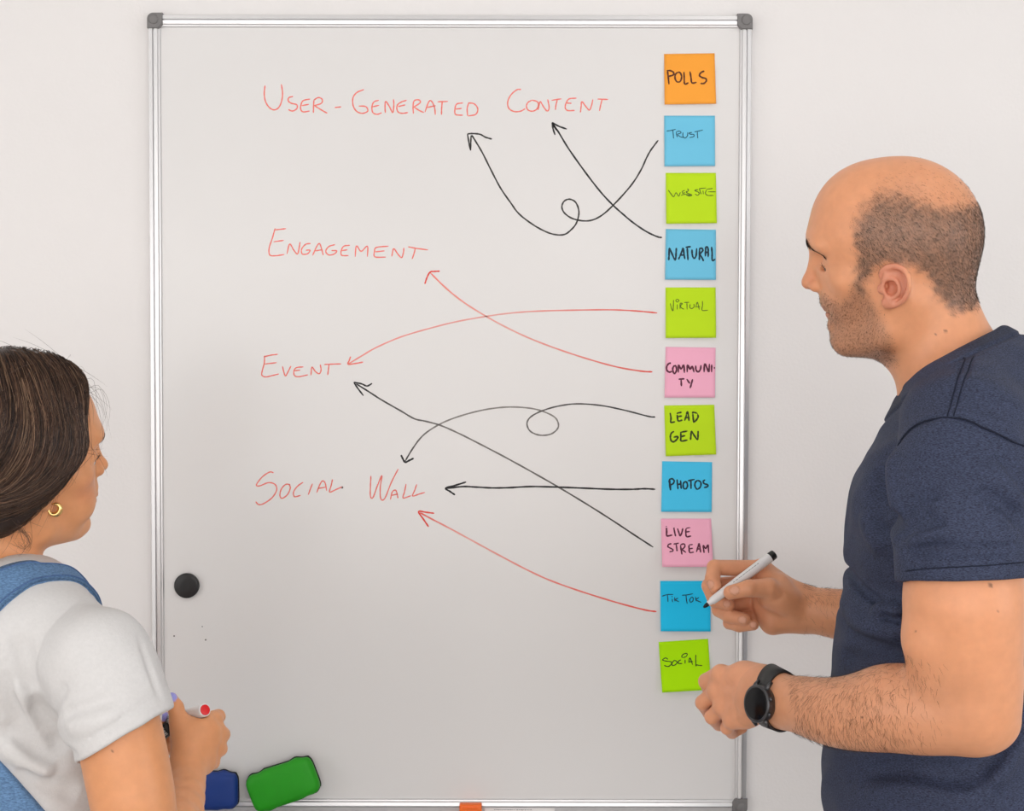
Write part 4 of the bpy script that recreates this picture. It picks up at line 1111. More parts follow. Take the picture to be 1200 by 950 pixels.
# ------------------------------------------------------------------ trousers, shoes (below the picture)
M_trs = mat('dark_trouser_cloth', (.03, .032, .04, 1), .8, noise=(200, .2, 3, ONE)); M_shoe = mat('dark_leather', (.02, .017, .015, 1), .4)
def trousers(person, hip, lat, fwd, wid, r0, name, mt, top):
    g = Field()
    g.chain([hip + A(0, 0, top), hip], [r0 * .95, r0], k=.0, flat=(lat, 1.3))
    for s in (-1, 1):
        g.chain([hip + lat * s * wid, A(*(hip + lat * s * wid * 1.15)[:2], .48) + fwd * .015, A(*(hip + lat * s * wid * 1.25)[:2], .05)], [r0 * .74, r0 * .52, r0 * .45], k=.04, kk=.01)
    lo = np.array([hip[0] - .32, hip[1] - .32, .02]); hi = np.array([hip[0] + .32, hip[1] + .32, hip[2] + top + r0 + .05])
    V, Q = Grid(g, lo, hi, .008).mesh(); mesh_obj(name, V, Q, mt, person)
    for s in (-1, 1):
        b = A(*(hip + lat * s * wid * 1.25)[:2], 0); g = Field()
        g.cap(b - fwd * .05 + A(0, 0, .035), b + fwd * .14 + A(0, 0, .03), .036, .034, k=0); g.cap(b + A(0, 0, .04), b + A(0, 0, .09), .04, .042, k=.03); g.half(A(0, 0, 0.001), A(0, 0, -1), 'i', .004)
        V, Q = Grid(g, b - A(.24, .24, .02), b + A(.24, .24, .15), .006).mesh(); mesh_obj('shoe', V, Q, M_shoe, person)
hipm = P(1106, 1010, -.5); trousers(man, A(hipm[0], -.5, .90), LB, FB, .092, .118, 'trousers', M_trs, .03)
# ------------------------------------------------------------------ wristwatch
M_strap = mat('watch_rubber', (.022, .021, .021, 1), .5); M_steel = mat('dark_steel', (.085, .085, .09, 1), .32, metal=.85); M_glass = mat('watch_glass', (.003, .003, .004, 1), .12, spec=.22)
wn = nrm(A(-.83, -.52, .13)); wc = q5(800, 556, -.5)
pw = hit(F, 800 + 805 / 8.64, 760 + 556 / 8.64)
axis_arm = nrm(P(905, 820, -.575) - P(945, 827, -.615))
watch = empty('wristwatch', pw); watch.parent = man; watch.location = np.array(watch.location) - world_loc(man)
ctr = pw + wn * .006
def disc(name, prof, mt, par, c=None):
    v, f = tube_geo_axis(ctr if c is None else c, wn, prof, 48); return mesh_obj(name, v, f, mt, par)
disc('watch_case', [(-.009, .017), (-.0075, .0198), (-.002, .0205), (.0008, .0205), (.0018, .0200)], M_steel, watch)
disc('bezel', [(.0012, .0208), (.0026, .0206), (.0034, .0195), (.0034, .0176)], M_steel, watch)
disc('watch_screen', [(.0022, .0180), (.0037, .0178), (.0039, .0168)], M_glass, watch)
# strap: follows the wrist around the arm in the plane of the watch
su = nrm(np.cross(axis_arm, wn)); sw = nrm(np.cross(su, axis_arm))
wcen = P(909, 822, -.582); rowsV = []; NS = 72
for i in range(NS):
    a = 2 * math.pi * i / NS; d = sw * math.cos(a) + su * math.sin(a); ring = []
    for off in (-.0098, .0098):
        o_ = wcen + axis_arm * (off + (.0 if abs(a) else 0)); t = .012
        for _ in range(60):
            v_ = float(Gm.sample((o_ + d * t)[None])[0]); t += -v_ * .7 if abs(v_) > 1e-4 else 0
            t = min(max(t, .012), .05)
        ring += [o_ + d * (t + .0006), o_ + d * (t + .0034)]
    rowsV += [ring[0], ring[1], ring[3], ring[2]]
rowsV = np.array(rowsV).reshape(NS, 4, 3)
for _ in range(4): rowsV = (np.roll(rowsV, 1, 0) + rowsV * 2 + np.roll(rowsV, -1, 0)) / 4
fs = [((i * 4 + j), (i * 4 + (j + 1) % 4), (((i + 1) % NS) * 4 + (j + 1) % 4), (((i + 1) % NS) * 4 + j)) for i in range(NS) for j in range(4)]
mesh_obj('watch_strap', rowsV.reshape(-1, 3), fs, M_strap, watch)
for s in (-1, 1):          # lugs
    for s2 in (-1, 1):
        a = ctr + su * s * .0165 + axis_arm * s2 * .0095 - wn * .002; b = ctr + su * s * .0245 + axis_arm * s2 * .0095 - wn * .0085
        v, f = tube_geo([a, (a + b) / 2 + wn * .0006, b], [.0026, .0026, .002], 10); mesh_obj('lug', v, f, M_steel, watch)
for s in (-.35, .45):
    e1 = nrm(axis_arm - wn * (axis_arm @ wn)); e2 = np.cross(wn, e1); d = -e1 * math.cos(s) + e2 * math.sin(s)
    v, f = tube_geo([ctr + d * .020, ctr + d * .0232], .0022, 12); mesh_obj('watch_button', v, f, M_steel, watch)
# ------------------------------------------------------------------ marker in the man's hand
M_wpl = mat('white_plastic', (.80, .79, .79, 1), .32, spec=.5); M_nib = mat('black_felt', (.01, .01, .012, 1), .8)
def marker(tip, end, label, capmat, rad=.0066, plug=1.0, nib=True, printed=True, group=None):
    ax_ = nrm(end - tip); Ln = np.linalg.norm(end - tip); e = empty('whiteboard_marker', (tip + end) / 2); tag(e, label, 'marker', group)
    v, f = tube_geo_axis(tip, ax_, [(.0075, .0030), (.0085, .0034), (.0115, .0037), (.0135, .0042), (.0145, .0052), (.022, .0056), (.040, rad * .94), (Ln * .5, rad), (Ln - .009, rad * 1.02), (Ln - .0085, rad)] + ([] if plug > .9 else [(Ln - .001, rad), (Ln, rad * .92)]), 32)
    mesh_obj('barrel', v, f, M_wpl, e)
    v, f = tube_geo_axis(tip, ax_, [(0, .0009), (.0008, .0016), (.004, .0027), (.008, .0030)], 20); mesh_obj('nib', v, f, M_nib, e)
    v, f = tube_geo_axis(tip, ax_, [(Ln - .0088, rad * .97), (Ln - .0082, rad * 1.0), (Ln - .0012, rad * .97), (Ln, rad * .86)] if plug > .9 else [(Ln - .002, rad * plug), (Ln + .0006, rad * plug), (Ln + .0009, rad * plug * .8)], 32); mesh_obj('end_plug', v, f, capmat, e)
    if printed:
        side = nrm(np.cross(ax_, _f)); side = side * np.sign(side[2]); g = []; t = .052
        for row, sft in ((0, .0), ):
            while t < .098:
                w = random.uniform(.0012, .0045)
                b0 = tip + ax_ * t; out = -_f - ax_ * (-_f @ ax_); out = nrm(out); d = nrm(out * .80 + side * .60)
                c = nrm(np.cross(d, ax_)); p0 = b0 + d * (rad * .985); hh = .00045
                vv = [p0 + c * s1 * hh + ax_ * a + d * dd for s1 in (-1, 1) for a in (0, w) for dd in (0, .00022)]
                g.append((vv, BOXF)); t += w + random.uniform(.0004, .0016)
        v, f = merge(g); mesh_obj('print', v, f, mat('grey_marker_print', (.25, .25, .26, 1), .6), e, smooth=False)
    return e
marker(*PEN_M, "white whiteboard marker with black tip held in the man's hand", M_black)
# ================================================================== the woman
M_skin_w = skin_mat('skin_warm', .42)
SKW = np.array((0.73, 0.325, 0.148)); LILAC = np.array(srgb(160, 160, 232)[:3])
O_w = P(20, 539, -.57); M_w = head_frame(math.radians(35), math.radians(3), math.radians(-14))
ya = math.radians(31); FW = A(math.cos(ya), math.sin(ya), 0); RW = A(FW[1], -FW[0], 0)
B_w = np.column_stack([FW, -RW, UB])
F = Field(); H = HeadKit(F, O_w, M_w)
H.ell((-4, 0, 27), (90, 72, 86), k=4)
H.ell((32, 0, 42), (54, 58, 60), k=14)
H.ell((42, 0, -24), (43, 51, 54), k=22)
H.both(H.ell, (48, 44, -10), (23, 19, 17), k=14)
H.both(H.ell, (50, 34, -46), (28, 22, 28), k=16)
H.ell((77, 0, 30), (16, 40, 13), k=14)
H.both(H.cap, [(8, 52, -34), (14, 50, -66)], 16, 13, k=18)
H.both(H.cap, [(14, 49, -66), (60, 15, -84)], 13, 12, k=16)
H.ell((70, 0, -84), (15.5, 18, 14), k=12)
H.ell((26, 0, -76), (40, 42, 24), k=20)
H.both(H.ell, (92, 32, 10), (15, 17, 10), op='s', k=12)
H.both(H.ell, (67, 31, 9), (13.5, 14.5, 11.5), k=4)
H.both(H.ell, (80, 32, 2), (7, 11, 2.2), op='s', k=2)
H.cap((84, 0, 16), (94, 0, -9), 5.5, 6.2, k=9)
H.ell((97, 0, -15), (8.2, 8, 7.4), k=6)
H.both(H.ell, (89, 11, -18), (8, 6, 6.5), k=5)
H.ell((87, 0, -20), (9, 7, 6), k=6)
H.both(H.ell, (95, 5.5, -23.5), (5, 3, 3.5), op='s', k=3)
H.ell((80, 0, -38), (12, 22, 12), k=10)
H.ell((83, 0, -46.5), (9.5, 19, 5), k=4)
H.ell((81.5, 0, -55), (10, 17, 5.6), k=4)
H.ell((80, 0, -50.6), (16, 22, .9), op='s', k=2.5)
H.ell((80, 0, -66), (6, 16, 6), k=8)
for sg in (1, -1):
    H.ell((2, 73 * sg, -8), (14, 8, 26), k=5, rz=14 * sg)
    H.ell((10, 74 * sg, -31), (7.5, 5, 8), k=4)
F.chain([H.w((-22, 0, -30)), H.w((-30, 0, -80)), H.w((-46, 0, -125)), P(22, 735, -.60)], [.050, .0495, .053, .070], k=.02, kk=.02)
H.both(H.cap, [(-14, 50, -36), (-4, 22, -138)], 13, 11, k=20)
# torso under the shirt
F.chain([P(30, 760, -.59), P(34, 880, -.59), P(34, 1010, -.58)], [.080, .075, .085], k=.03, kk=.03, flat=(RW, 1.35))
JR = P(113, 776, -.712); JL = JR - RW * .29
F.cap(P(25, 722, -.63), JR, .045, .044, k=.03); F.cap(P(20, 722, -.56), JL, .045, .044, k=.03)
# near (right) arm
F.chain([JR, P(140, 862, -.735), P(152, 917, -.74), P(158.5, 950, -.742), P(172, 1006, -.735)], [.046, .0425, .0415, .040, .034], k=.02, n=3, kk=.004)
F.chain([P(172, 1008, -.732), P(204, 968, -.65), P(218.5, 922, -.578), P(221, 893, -.547)], [.034, .0285, .0205, .0190], k=.014, n=3, kk=.004)
q6 = lambda x, y, d: P(170 + x / 7.917, 800 + y / 7.917, d)
# near hand: closed round a marker, back of the hand to the viewer
F.cap(q6(405, 730, -.546), q6(455, 480, -.528), .0195, .0215, k=.010, flat=(nrm(A(.3, -.95, 0)), .8))
for (x, y, d), r in zip(((560, 378, -.522), (612, 440, -.520), (615, 530, -.522), (575, 640, -.526)), (.0102, .0102, .0098, .0092)):
    F.cap(q6(420, 640 + (y - 450) * .3, -.540), q6(x, y, d), .013, r, k=.010)
F.cap(q6(430, 720, -.542), q6(545, 745, -.528), .016, .0135, k=.012)
F.cap(q6(385, 600, -.540), q6(345, 420, -.530), .0150, .0122, k=.008)
finger(F, [q6(360, 500, -.532), q6(315, 350, -.527), q6(285, 225, -.524), q6(247, 140, -.522)], [.0125, .0110, .0088, .0066], k=.006, kk=.003)
F.cap(q6(350, 480, -.53), q6(545, 390, -.515), .0095, .0095, k=.010)
finger(F, [q6(570, 372, -.522), q6(676, 312, -.492), q6(600, 360, -.462), q6(490, 390, -.462)], [.0098, .0086, .0080, .0070])
finger(F, [q6(620, 440, -.520), q6(722, 478, -.500), q6(640, 530, -.472), q6(520, 520, -.470)], [.0098, .0084, .0080, .0070])
finger(F, [q6(620, 530, -.522), q6(700, 612, -.504), q6(610, 640, -.476), q6(500, 620, -.474)], [.0094, .0080, .0076, .0068])
finger(F, [q6(580, 635, -.526), q6(632, 740, -.512), q6(560, 740, -.486), q6(480, 720, -.482)], [.0088, .0074, .0070, .0062])
F.chain([q6(640, 335, -.506), q6(684, 480, -.508), q6(662, 610, -.511), q6(602, 730, -.518)], [.0082, .0082, .0080, .0072], 'u', .007, 3)
# far (left) arm and hand, mostly hidden
F.chain([JL, P(40, 960, -.42), P(60, 985, -.43)], [.044, .038, .033], k=.02, n=3, kk=.004)
F.chain([P(60, 985, -.43), P(110, 930, -.44), P(150, 885, -.45)], [.033, .026, .0195], k=.014, n=3, kk=.004)
F.cap(P(152, 882, -.45), q6(40, 420, -.455), .0185, .021, k=.01, flat=(A(0, 1, 0), .7))
finger(F, [q6(60, 480, -.462), q6(120, 360, -.475), q6(185, 318, -.476)], [.0115, .0092, .0070], k=.006)
for x, y in ((60, 350), (60, 430), (60, 510), (60, 580)):
    finger(F, [q6(x, y, -.445), q6(190, y + 10, -.432), q6(225, y + 30, -.456), q6(190, y + 40, -.470)], [.009, .0082, .0076, .0068])
NAILS_W = [q6(240, 118, -.530), q6(186, 305, -.484), hit(F, 170 + 242 / 7.917, 800 + 122 / 7.917)]
PEN_W = (q6(60, 405, -.436), q6(556, 250, -.532)); PEN_D = (q6(-60, 640, -.47), q6(236, 412, -.482))
F.cap(*PEN_W, .0086, .0086, op='s', k=.001); F.cap(*PEN_D, .0088, .0088, op='s', k=.001)
Gw = Grid(F, A(-.58, -.84, .90), A(-.10, -.36, 1.68), .002)
V, Q = Gw.mesh()
_l = H.loc(V); _hd = fade(np.linalg.norm(_l - A(0, 0, -10), axis=1), 140, 160)
V = soften(V, Q, _hd * np.maximum(fade(-_l[:, 2], -44, -36), fade(_l[:, 0], 40, 58) * fade(_l[:, 2], -8, 0)) + _hd * fade(-_l[:, 2], 8, 14) * fade(_l[:, 0], 66, 74) * .5 * (_l[:, 2] < -8), 30)
woman = empty('person', A(P(30, 900, -.58)[0], -.58, 0)); tag(woman, 'woman with dark tied-back hair, gold hoop earring, white t-shirt and denim dungarees', 'person')
body_w = mesh_obj('body', V, Q, M_skin_w, woman)
Lc = H.loc(V); ay = np.abs(Lc[:, 1]); ishead = fade(np.linalg.norm(Lc - A(0, 0, -10), axis=1), 150, 170)
C = np.tile(SKW, (len(V), 1))
C = mixc(C, (.58, .20, .11), .35 * fade(np.linalg.norm((np.stack([Lc[:, 0], ay, Lc[:, 2]], 1) - A(62, 48, -22)), axis=1), 8, 30) * ishead)
C = mixc(C, (.45, .13, .09), .8 * fade(np.linalg.norm((Lc - A(91, 0, -50.5)) / A(12, 20, 10), axis=1), .8, 1.0) * ishead)
for i, c_ in enumerate(NAILS_W):
    if c_ is not None: C = mixc(C, LILAC, fade(np.linalg.norm((V - c_), axis=1), .0072, .0080))
q = hit(F, 131, 880)
if q is not None: C = mixc(C, (.14, .06, .035), fade(np.linalg.norm(V - q, axis=1), .0007, .0014) * .8)
set_col(body_w, C)
# ------------------------------------------------------------------ hair: a swept-back volume tied low, with strands laid over it
M_hair_w = mat('brown_hair', (.05, .025, .015, 1), .42, attr='col', spec=.45)
Hf = Field(); HH = HeadKit(Hf, O_w, M_w)
HH.ell((-8, 0, 31), (96, 80, 97), k=4)
HH.ell((28, 0, 44), (60, 66, 72), k=16)
HH.both(HH.ell, (4, 60, 6), (50, 26, 58), k=22)
HH.both(HH.ell, (-30, 52, -34), (44, 30, 34), k=22)
HH.ell((-66, 0, -30), (42, 56, 50), k=26)
HH.ell((-112, 0, -52), (38, 42, 36), k=14)
def hl_cut(X):
    l = HH.loc(X); x, y, z = l[..., 0], np.abs(l[..., 1]), l[..., 2]
    lim = 27 + .47 * z + 17 * np.exp(-((z - 28) / 24) ** 2) * np.clip((y - 20) / 30, 0, 1) - np.clip(-z - 12, 0, 99) * .55
    return (x - lim) * .00085
Hf._add(hl_cut, O_w, 99, 'i', .010)
# underside of the swept hair: rises from the nape to the ear
def hl_low(X):
    l = HH.loc(X); x, y, z = l[..., 0], np.abs(l[..., 1]), l[..., 2]
    return (-(z + 34 + np.clip(10 - x, 0, 40) * .42 - .38 * (x - 10)) ) * .0009 - .012 * np.clip((-x - 60) / 30, 0, 1)
Hf._add(hl_low, O_w, 99, 'i', .008)
Gh = Grid(Hf, O_w - A(.19, .19, .16), O_w + A(.16, .17, .17), .0025)
Vh, Qh = Gh.mesh()
hair_w = mesh_obj('hair', Vh, Qh, M_hair_w, woman); set_col(hair_w, np.tile(A(.030, .016, .010), (len(Vh), 1)))
Lh = H.loc(Vh)
w = (Lh[:, 2] > -20) * 1.0 + (Lh[:, 2] > 70) * 2.5 + 3.0 * (np.abs(hl_cut(Vh)) < .006) + 2.0 * (np.abs(Lh[:, 1]) < 10) * (Lh[:, 2] > 40)
w = w * (Lh[:, 0] > -90) * (Lh[:, 1] < 35)
NS_ = 6500
i = rng.choice(len(Vh), NS_, p=w / w.sum()); X = Vh[i].copy(); offs = rng.uniform(.0002, .0030, NS_)
tie = H.w((-92, 0, -40)); path = [Gh.project(X, offs, 2)]; jit = rng.normal(0, .10, (NS_, 3)); ln = rng.uniform(.7, 1.1, NS_)
sgn = np.where(Lh[i, 1] > 0, 1, -1) * 1.0
for s_ in range(23):
    X = path[-1]; l = H.loc(X); nn = Gh.grad(X)
    wz = np.clip((l[:, 2] + 8) / 105, 0, 1)[:, None] ** .8
    down = (M_w @ np.stack([.10 - .0035 * np.clip(-l[:, 0], 0, 99), sgn * .75 * (np.abs(l[:, 1]) < 62), -np.ones(len(X))]) ).T
    to = tie - X; dist = np.linalg.norm(to, axis=1, keepdims=True); to /= dist + 1e-9
    d = down * wz + to * (1 - wz) * 1.2 + jit * .6
    d -= nn * (d * nn).sum(1, keepdims=True); d /= np.linalg.norm(d, axis=1, keepdims=True) + 1e-9
    step = np.minimum(.0085 * ln[:, None], dist * .30)
    path.append(Gh.project(X + d * step, offs, 1))
cur = np.stack(path, 1)
tone = rng.choice(4, NS_, p=(.34, .30, .24, .12)); pal = np.array([(.030, .014, .009), (.075, .036, .021), (.145, .074, .043), (.28, .165, .10)]); clump = (.75 + .45 * np.sin(Lh[i, 1] * .55 + Lh[i, 0] * .21) * np.sin(Lh[i, 2] * .4 + Lh[i, 0] * .33))[:, None]
strands('hair_strands', cur, .00030, M_hair_w, woman, pal[tone] * clump * rng.uniform(.7, 1.4, (NS_, 1)))
# flyaways along the crown and forehead, a curl at the nape
i = rng.choice(len(Vh), 260, p=w / w.sum()); b = Vh[i]; nn = Gh.grad(b); l = H.loc(b)
d = (M_w @ np.stack([rng.normal(-.3, .7, 260), np.sign(l[:, 1]) * .6, rng.normal(-.7, .4, 260)])).T; d -= nn * (d * nn).sum(1, keepdims=True); d /= np.linalg.norm(d, axis=1, keepdims=True)
t = np.linspace(0, 1, 10)[None, :, None]; L_ = rng.uniform(.025, .07, (260, 1, 1))
fc = b[:, None] + L_ * (d[:, None] * t + nn[:, None] * (.5 * t - .42 * t * t) * rng.uniform(.2, .9, (260, 1, 1)))
front = []
for k in range(9):
    p0 = H.w((64 + rng.normal(0, 5), -rng.uniform(0, 45), 84 + rng.normal(0, 5))); p1 = p0 + M_w @ A(.014 + rng.normal(0, .004), -.004, -.004 + rng.normal(0, .006)); p2 = p1 + M_w @ A(.006 + rng.normal(0, .004), -.006, -.030 + rng.normal(0, .008)); p3 = p2 + M_w @ A(-.006 + rng.normal(0, .006), -.004, -.028)
    c_ = catmull([p0, p1, p2, p3], 3); front.append(c_)
front = np.array(front)
curls = []
for k in range(16):
    a0 = P(20 + rng.normal(0, 6), 618 + rng.normal(0, 5), -.648); s = rng.normal(0, .0030, 3)
    pts = [a0, P(31, 628, -.660) + s, P(35, 638, -.658) + s, P(31, 646, -.656) + s * 1.3, P(24, 643 + rng.normal(0, 2), -.655) + s, P(18 + rng.normal(0, 4), 636, -.654) + s]
    curls.append(catmull(pts, 3))
curls = np.array(curls)
allc = [fc, np.stack([np.stack([np.interp(np.linspace(0, len(c) - 1, 10), np.arange(len(c)), c[:, j]) for j in range(3)], 1) for c in list(front) + list(curls)])]
allc = np.concatenate(allc)
strands('loose_hairs', allc, .00016, M_hair_w, woman, np.tile((.05, .027, .018), (len(allc), 1)) * rng.uniform(.6, 1.8, (len(allc), 1)))
for sg in (1, -1):
    brow(H, Gw, [(96, 10, 26), (92, 20, 29), (84, 32, 28)], 200, .0048, .00010, A(.06, .035, .025), woman, M_hair_w, sg=sg)
    brow(H, Gw, [(83, 24, 5), (82, 33, 5), (75, 42, 6)], 30, .0085, .0001, A(.01, .008, .008), woman, M_hair_w, 'eyelashes', (1, .35, -.1), sg)
# eyes of both people
M_eye = mat('eye_white', (.75, .72, .70, 1), .15, attr='col', spec=.5)
for Hk, par, Z, ctr_ in ((HeadKit(Field(), O_w, M_w), woman, 4.0, (68.5, 31)), (HeadKit(Field(), O_m, M_m), man, 2.0, (69.5, 31))):
    for sg in (1, -1):
        v, f = tube_geo_axis(Hk.w((ctr_[0], ctr_[1] * sg, Z)), Hk.M[:, 0], [(-.0108 + .0216 * (1 - math.cos(math.pi * q / 14)) / 2, max(.0003, .0108 * math.sin(math.pi * q / 14))) for q in range(15)], 24)
        o = mesh_obj('eye', v, f, M_eye, par); ring = np.repeat(np.arange(15), 24)
        set_col(o, np.where(ring[:, None] >= 13, (.01, .008, .006), np.where(ring[:, None] >= 11, (.09, .045, .02), (.75, .72, .70))))
# ------------------------------------------------------------------ earring
M_gold = mat('gold', (.83, .56, .22, 1), .2, metal=1.0)
ec = hit(F, 63.8, 594.5); ec = P(63.8, 596.5, ec[1] - .0045); eu = nrm(A(.95, .25, .1)); ev = A(0, -.15, 1)
pts = []; rr = []
for k in range(61):
    a = math.radians(115 - 330 * k / 60); pts.append(ec + (eu * math.cos(a) + ev * math.sin(a)) * .0061); rr.append(.0007 + .0025 * math.sin(math.pi * (k / 60) ** .9) ** 1.3)
v, f = tube_geo(pts, rr, 14, up=np.cross(eu, ev)); mesh_obj('earring', v, f, M_gold, woman)
# ------------------------------------------------------------------ t-shirt
M_wht = mat('white_jersey', (.67, .66, .655, 1), .9, spec=.1, noise=(260, .03, 3, ONE), bump=(600, .0003, ONE))
T = Field()
T.chain([P(28, 735, -.60), P(32, 790, -.59), P(36, 850, -.585), P(38, 910, -.585), P(36, 1000, -.58), P(34, 1080, -.58)], [.078, .098, .099, .095, .096, .104], k=.02, kk=.02, flat=(RW, 1.33))
for s in (-1, 1): T.ell(P(34, 828, -.588) + FW * .072 + RW * s * .068, (.055, .06, .062), B_w, 'u', .03)
T.cap(P(24, 726, -.62), JR, .053, .0525, k=.03); T.cap(P(20, 722, -.56), JL, .055, .054, k=.04)
T.ell(P(5, 760, -.62), (.085, .12, .085), B_w, 'u', .03)
np_ = P(30, 652.5, -.655); nn_ = nrm(UB + FW * .42 + RW * .10)
T.half(np_, nn_, 'i', .003)
T.chain([H.w((-22, 0, -30)), H.w((-30, 0, -80)), H.w((-46, 0, -125)), P(22, 735, -.60)], [.0525, .052, .0545, .060], op='s', k=.001, kk=.02)
hp = [P(200, 830.5, -.70), P(95, 893, -.765)]; hd = nrm(hp[1] - hp[0]); hn = nrm(np.cross(hd, A(.1, 1, -.05))); hn *= -np.sign(hn[2])
SL = sleeve([JR + UB * .002, P(125, 800, -.720), P(136, 836, -.731), P(146, 866, -.738), P(156, 905, -.742)], [.0535, .0555, .0540, .0520, .0500], (hp[0] + hp[1]) / 2, hn)
SL.chain([P(136, 835, -.733), P(143, 858, -.735), P(152, 917, -.74), P(156, 935, -.74)], [.0440, .0438, .0430, .0425], op='s', k=.001)
T.sub(SL, 'u', .010)
SL2 = sleeve([JL, JL + A(.01, .02, -.09), JL + A(.02, .03, -.15)], [.056, .056, .053], JL + A(.015, .025, -.13), A(.1, .2, -1))
T.sub(SL2, 'u', .012)
FOLD = 2.8
T0f = Field(); T0f.ops = list(T.ops)
qw = lambda *ps: [(x / 3.8, 700 + y / 3.8) for x, y in ps]
fold(qw((350, 10), (270, 70), (200, 150), (160, 250), (140, 350), (135, 420)), .0028, .0014)
fold(qw((140, 420), (170, 520), (220, 600), (260, 660), (320, 715)), .008, .006)
fold(qw((80, 150), (105, 260), (120, 350), (130, 430)), .010, .004)
fold(qw((15, 310), (40, 430), (80, 540), (150, 640), (260, 740)), .008, .0045)
fold(qw((50, 370), (100, 440), (150, 540), (215, 640)), .008, -.003)
fold(qw((165, 580), (195, 590), (215, 620)), .005, .0045)
fold(qw((0, 580), (60, 600), (130, 660), (200, 720)), .007, .004)
fold(qw((0, 640), (70, 690), (160, 760), (250, 800)), .010, -.004)
fold(qw((60, 760), (150, 800), (260, 850), (360, 880)), .009, .0035)
fold(qw((300, 380), (260, 440), (240, 520), (245, 570)), .007, .0025)
fold(qw((280, 520), (340, 500), (420, 470), (520, 440)), .006, .002)
fold(qw((290, 590), (360, 575), (460, 545), (560, 500)), .008, -.002)
fold(qw((270, 655), (310, 690), (345, 715)), .004, .002)
fold([(192, 812), (176, 820), (150, 836), (118, 856), (88, 872)], .0017, .0009)
fold([(150, 712), (163, 745), (175, 785), (190, 822)], .004, .0015)
cloth_waves(T, .0010)
T._add(lambda X: .0010 * np.exp(-(((X - np_) @ nn_ + .016) / .0015) ** 2), H.w((-40, 0, -120)), .11, 'd', 0)
Gs = Grid(T, A(-.60, -.85, .88), A(-.12, -.34, 1.50), .0025)
Vt, Qt = Gs.mesh(); mesh_obj('t_shirt', Vt, Qt, M_wht, woman)
# ------------------------------------------------------------------ dungarees: denim body, strap over the shoulder
M_denim = mat('blue_denim', (.13, .24, .42, 1), .85, spec=.15, noise=(330, .42, 4, (1, 1, 2.5)), bump=(900, .0005, ONE)); M_thread = mat('denim_edge', (.07, .14, .30, 1), .85, noise=(300, .3, 3, ONE))
p1, p2 = hit(T, 2, 893), hit(T, 55, 952)
D = Field(); D.chain([P(28, 735, -.60), P(32, 790, -.59), P(36, 850, -.585), P(38, 910, -.585), P(36, 1000, -.58), P(34, 1080, -.58)], [.085, .103, .104, .100, .101, .109], k=.02, kk=.02, flat=(RW, 1.33))
D.ell(P(34, 828, -.588) + FW * .075, (.058, .12, .066), B_w, 'u', .03)
sn = D.ops and None
mid = (p1 + p2) / 2; e_ = 1e-3; gr = nrm([float((D((mid + A(*(np.eye(3)[a] * e_)))[None]) - D((mid - A(*(np.eye(3)[a] * e_)))[None]))[0]) for a in range(3)])
pn = nrm(np.cross(p2 - p1, gr)); pn *= np.sign(pn[2] + 1e-9)
D.half(mid, pn, 'i', .002)
D.half(P(30, 830, -.6), UB, 'i', .003)
D._add(lambda X: .0012 * np.exp(-(((X - mid) @ pn + .008) / .0016) ** 2) + .0010 * np.exp(-(((X - mid) @ pn + .014) / .0014) ** 2), mid, .25, 'd', 0)
Gd = Grid(D, A(-.60, -.85, .85), A(-.14, -.34, 1.36), .003)
Vd, Qd = Gd.mesh(); dung = mesh_obj('dungarees', Vd, Qd, M_denim, woman)
up_ = catmull([(-34, 688), (-14, 674), (0, 667), (19, 661), (36.6, 659), (47, 661.5)], 5)
lo_ = catmull([(-34, 756), (-14, 732), (0, 716.4), (12.6, 704.4), (31.6, 690), (46, 683.2)], 5)
rows = []
for a, b in zip(up_, lo_):
    row = [hit(T, *(a * (1 - t) + b * t)) for t in np.linspace(0, 1, 9)]
    if all(p is not None for p in row): rows.append(np.array(row))
cw = .030
def extend(rows, sgn_, n, bias):
    out = []; r0, r1 = (rows[0], rows[3]) if sgn_ < 0 else (rows[-1], rows[-4])
    c = rows[0 if sgn_ < 0 else -1].mean(0); d = nrm(r0.mean(0) - r1.mean(0)); wv = nrm(r0[-1] - r0[0])
    for _ in range(n):
        nn = Gs.grad(c[None])[0]; d = d + bias; d = nrm(d - nn * (d @ nn)); c = Gs.project((c + d * .006)[None], 0, 2)[0]
        wv = nrm(np.cross(np.cross(d, wv), d)); wv = nrm(wv - nn * (wv @ nn))
        out.append(Gs.project(np.array([c + wv * (t - .5) * 2 * cw * .62 for t in np.linspace(0, 1, 9)]), 0, 2))
    return out
rows = list(reversed(extend(rows, -1, 14, A(0, 0, -.10)))) + rows + extend(rows, 1, 26, FW * .22 - RW * .20 - UB * .12)
R_ = np.array(rows); 
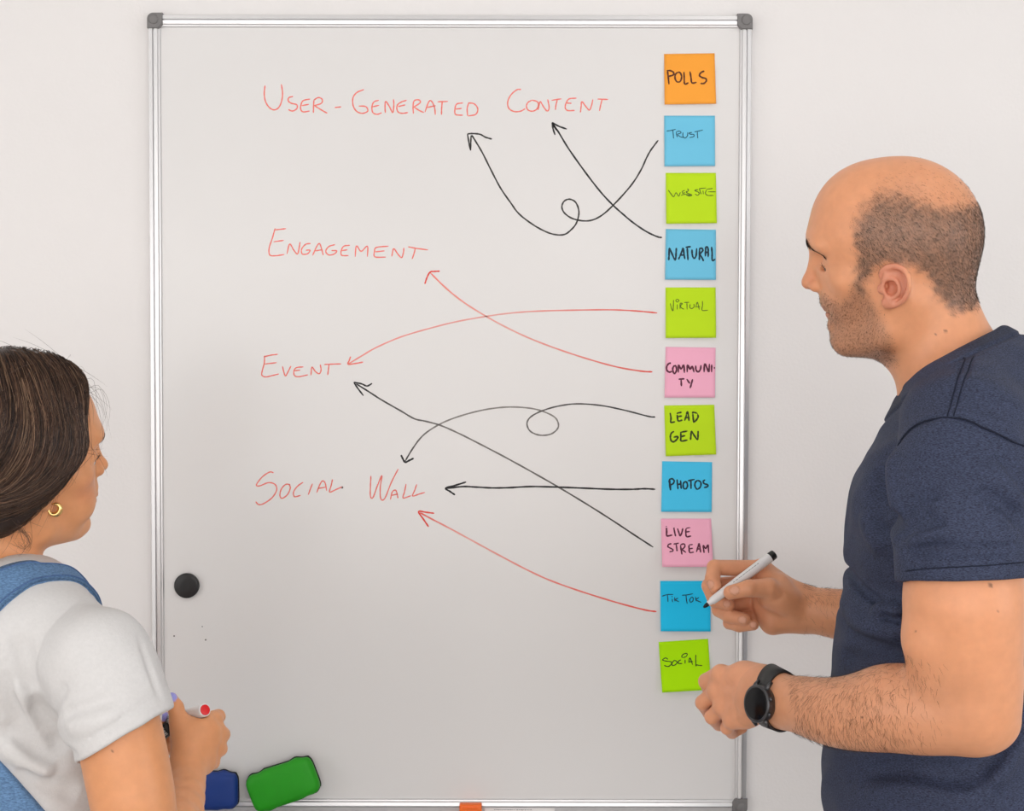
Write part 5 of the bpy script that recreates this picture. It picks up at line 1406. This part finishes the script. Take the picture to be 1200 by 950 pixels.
for _ in range(3): R_[1:-1] = (R_[:-2] + 2 * R_[1:-1] + R_[2:]) / 4
nn = Gs.grad(R_)
prof = np.array([.0030, .0046, .0040, .0034, .0034, .0034, .0040, .0046, .0030])
top = R_ + nn * prof[None, :, None]; bot = R_ - nn * .001
n0 = len(R_); V = np.concatenate([top.reshape(-1, 3), bot.reshape(-1, 3)]); m = n0 * 9; fs = []
for i_ in range(n0 - 1):
    for j in range(8):
        a = i_ * 9 + j; fs += [(a, a + 1, a + 10, a + 9), (m + a, m + a + 9, m + a + 10, m + a + 1)]
    for j in (0, 8):
        a = i_ * 9 + j; fs.append((a, a + 9, m + a + 9, m + a))
strap = mesh_obj('strap', V, fs, M_denim, dung)
for j in (1, 7):           # stitched edges
    v, f = tube_geo(top[:, j] + nn[:, j] * .0002, .0009, 6); mesh_obj('stitching', v, f, M_thread, dung)
hipw = P(34, 1080, -.58); trousers(woman, A(hipw[0], -.58, .84), RW, FW, .085, .112, 'denim_legs', M_denim, .05)
# ------------------------------------------------------------------ markers the woman holds
M_redpl = mat('red_plastic', srgb(226, 22, 30), .35)
marker(*PEN_W, "white marker with red end gripped in the woman's fist", M_redpl, rad=.0076, plug=.80)
d0, d1 = PEN_D
e = empty('whiteboard_marker', (d0 + d1) / 2); tag(e, "dark marker with a striped label between the woman's hands", 'marker')
ax_ = nrm(d1 - d0); Ln = np.linalg.norm(d1 - d0)
v, f = tube_geo_axis(d0, ax_, [(0, .004), (.002, .0072), (Ln - .002, .0076), (Ln, .0065)], 28); mesh_obj('barrel', v, f, M_black, e)
g = []; out = nrm(-_f + ax_ * (_f @ ax_)); sd = np.cross(out, ax_)
for k in range(7):
    a = -.55 + k * .2; t0 = Ln - .020
    vv = [d0 + ax_ * (t0 + tt) + (out * math.cos(b) + sd * math.sin(b)) * rr for b in (a, a + .08 + .05 * (k % 2)) for tt in (0, .016) for rr in (.0073, .0079)]
    g.append((vv, BOXF))
v, f = merge(g); mesh_obj('striped_label', v, f, M_white, e, smooth=False)
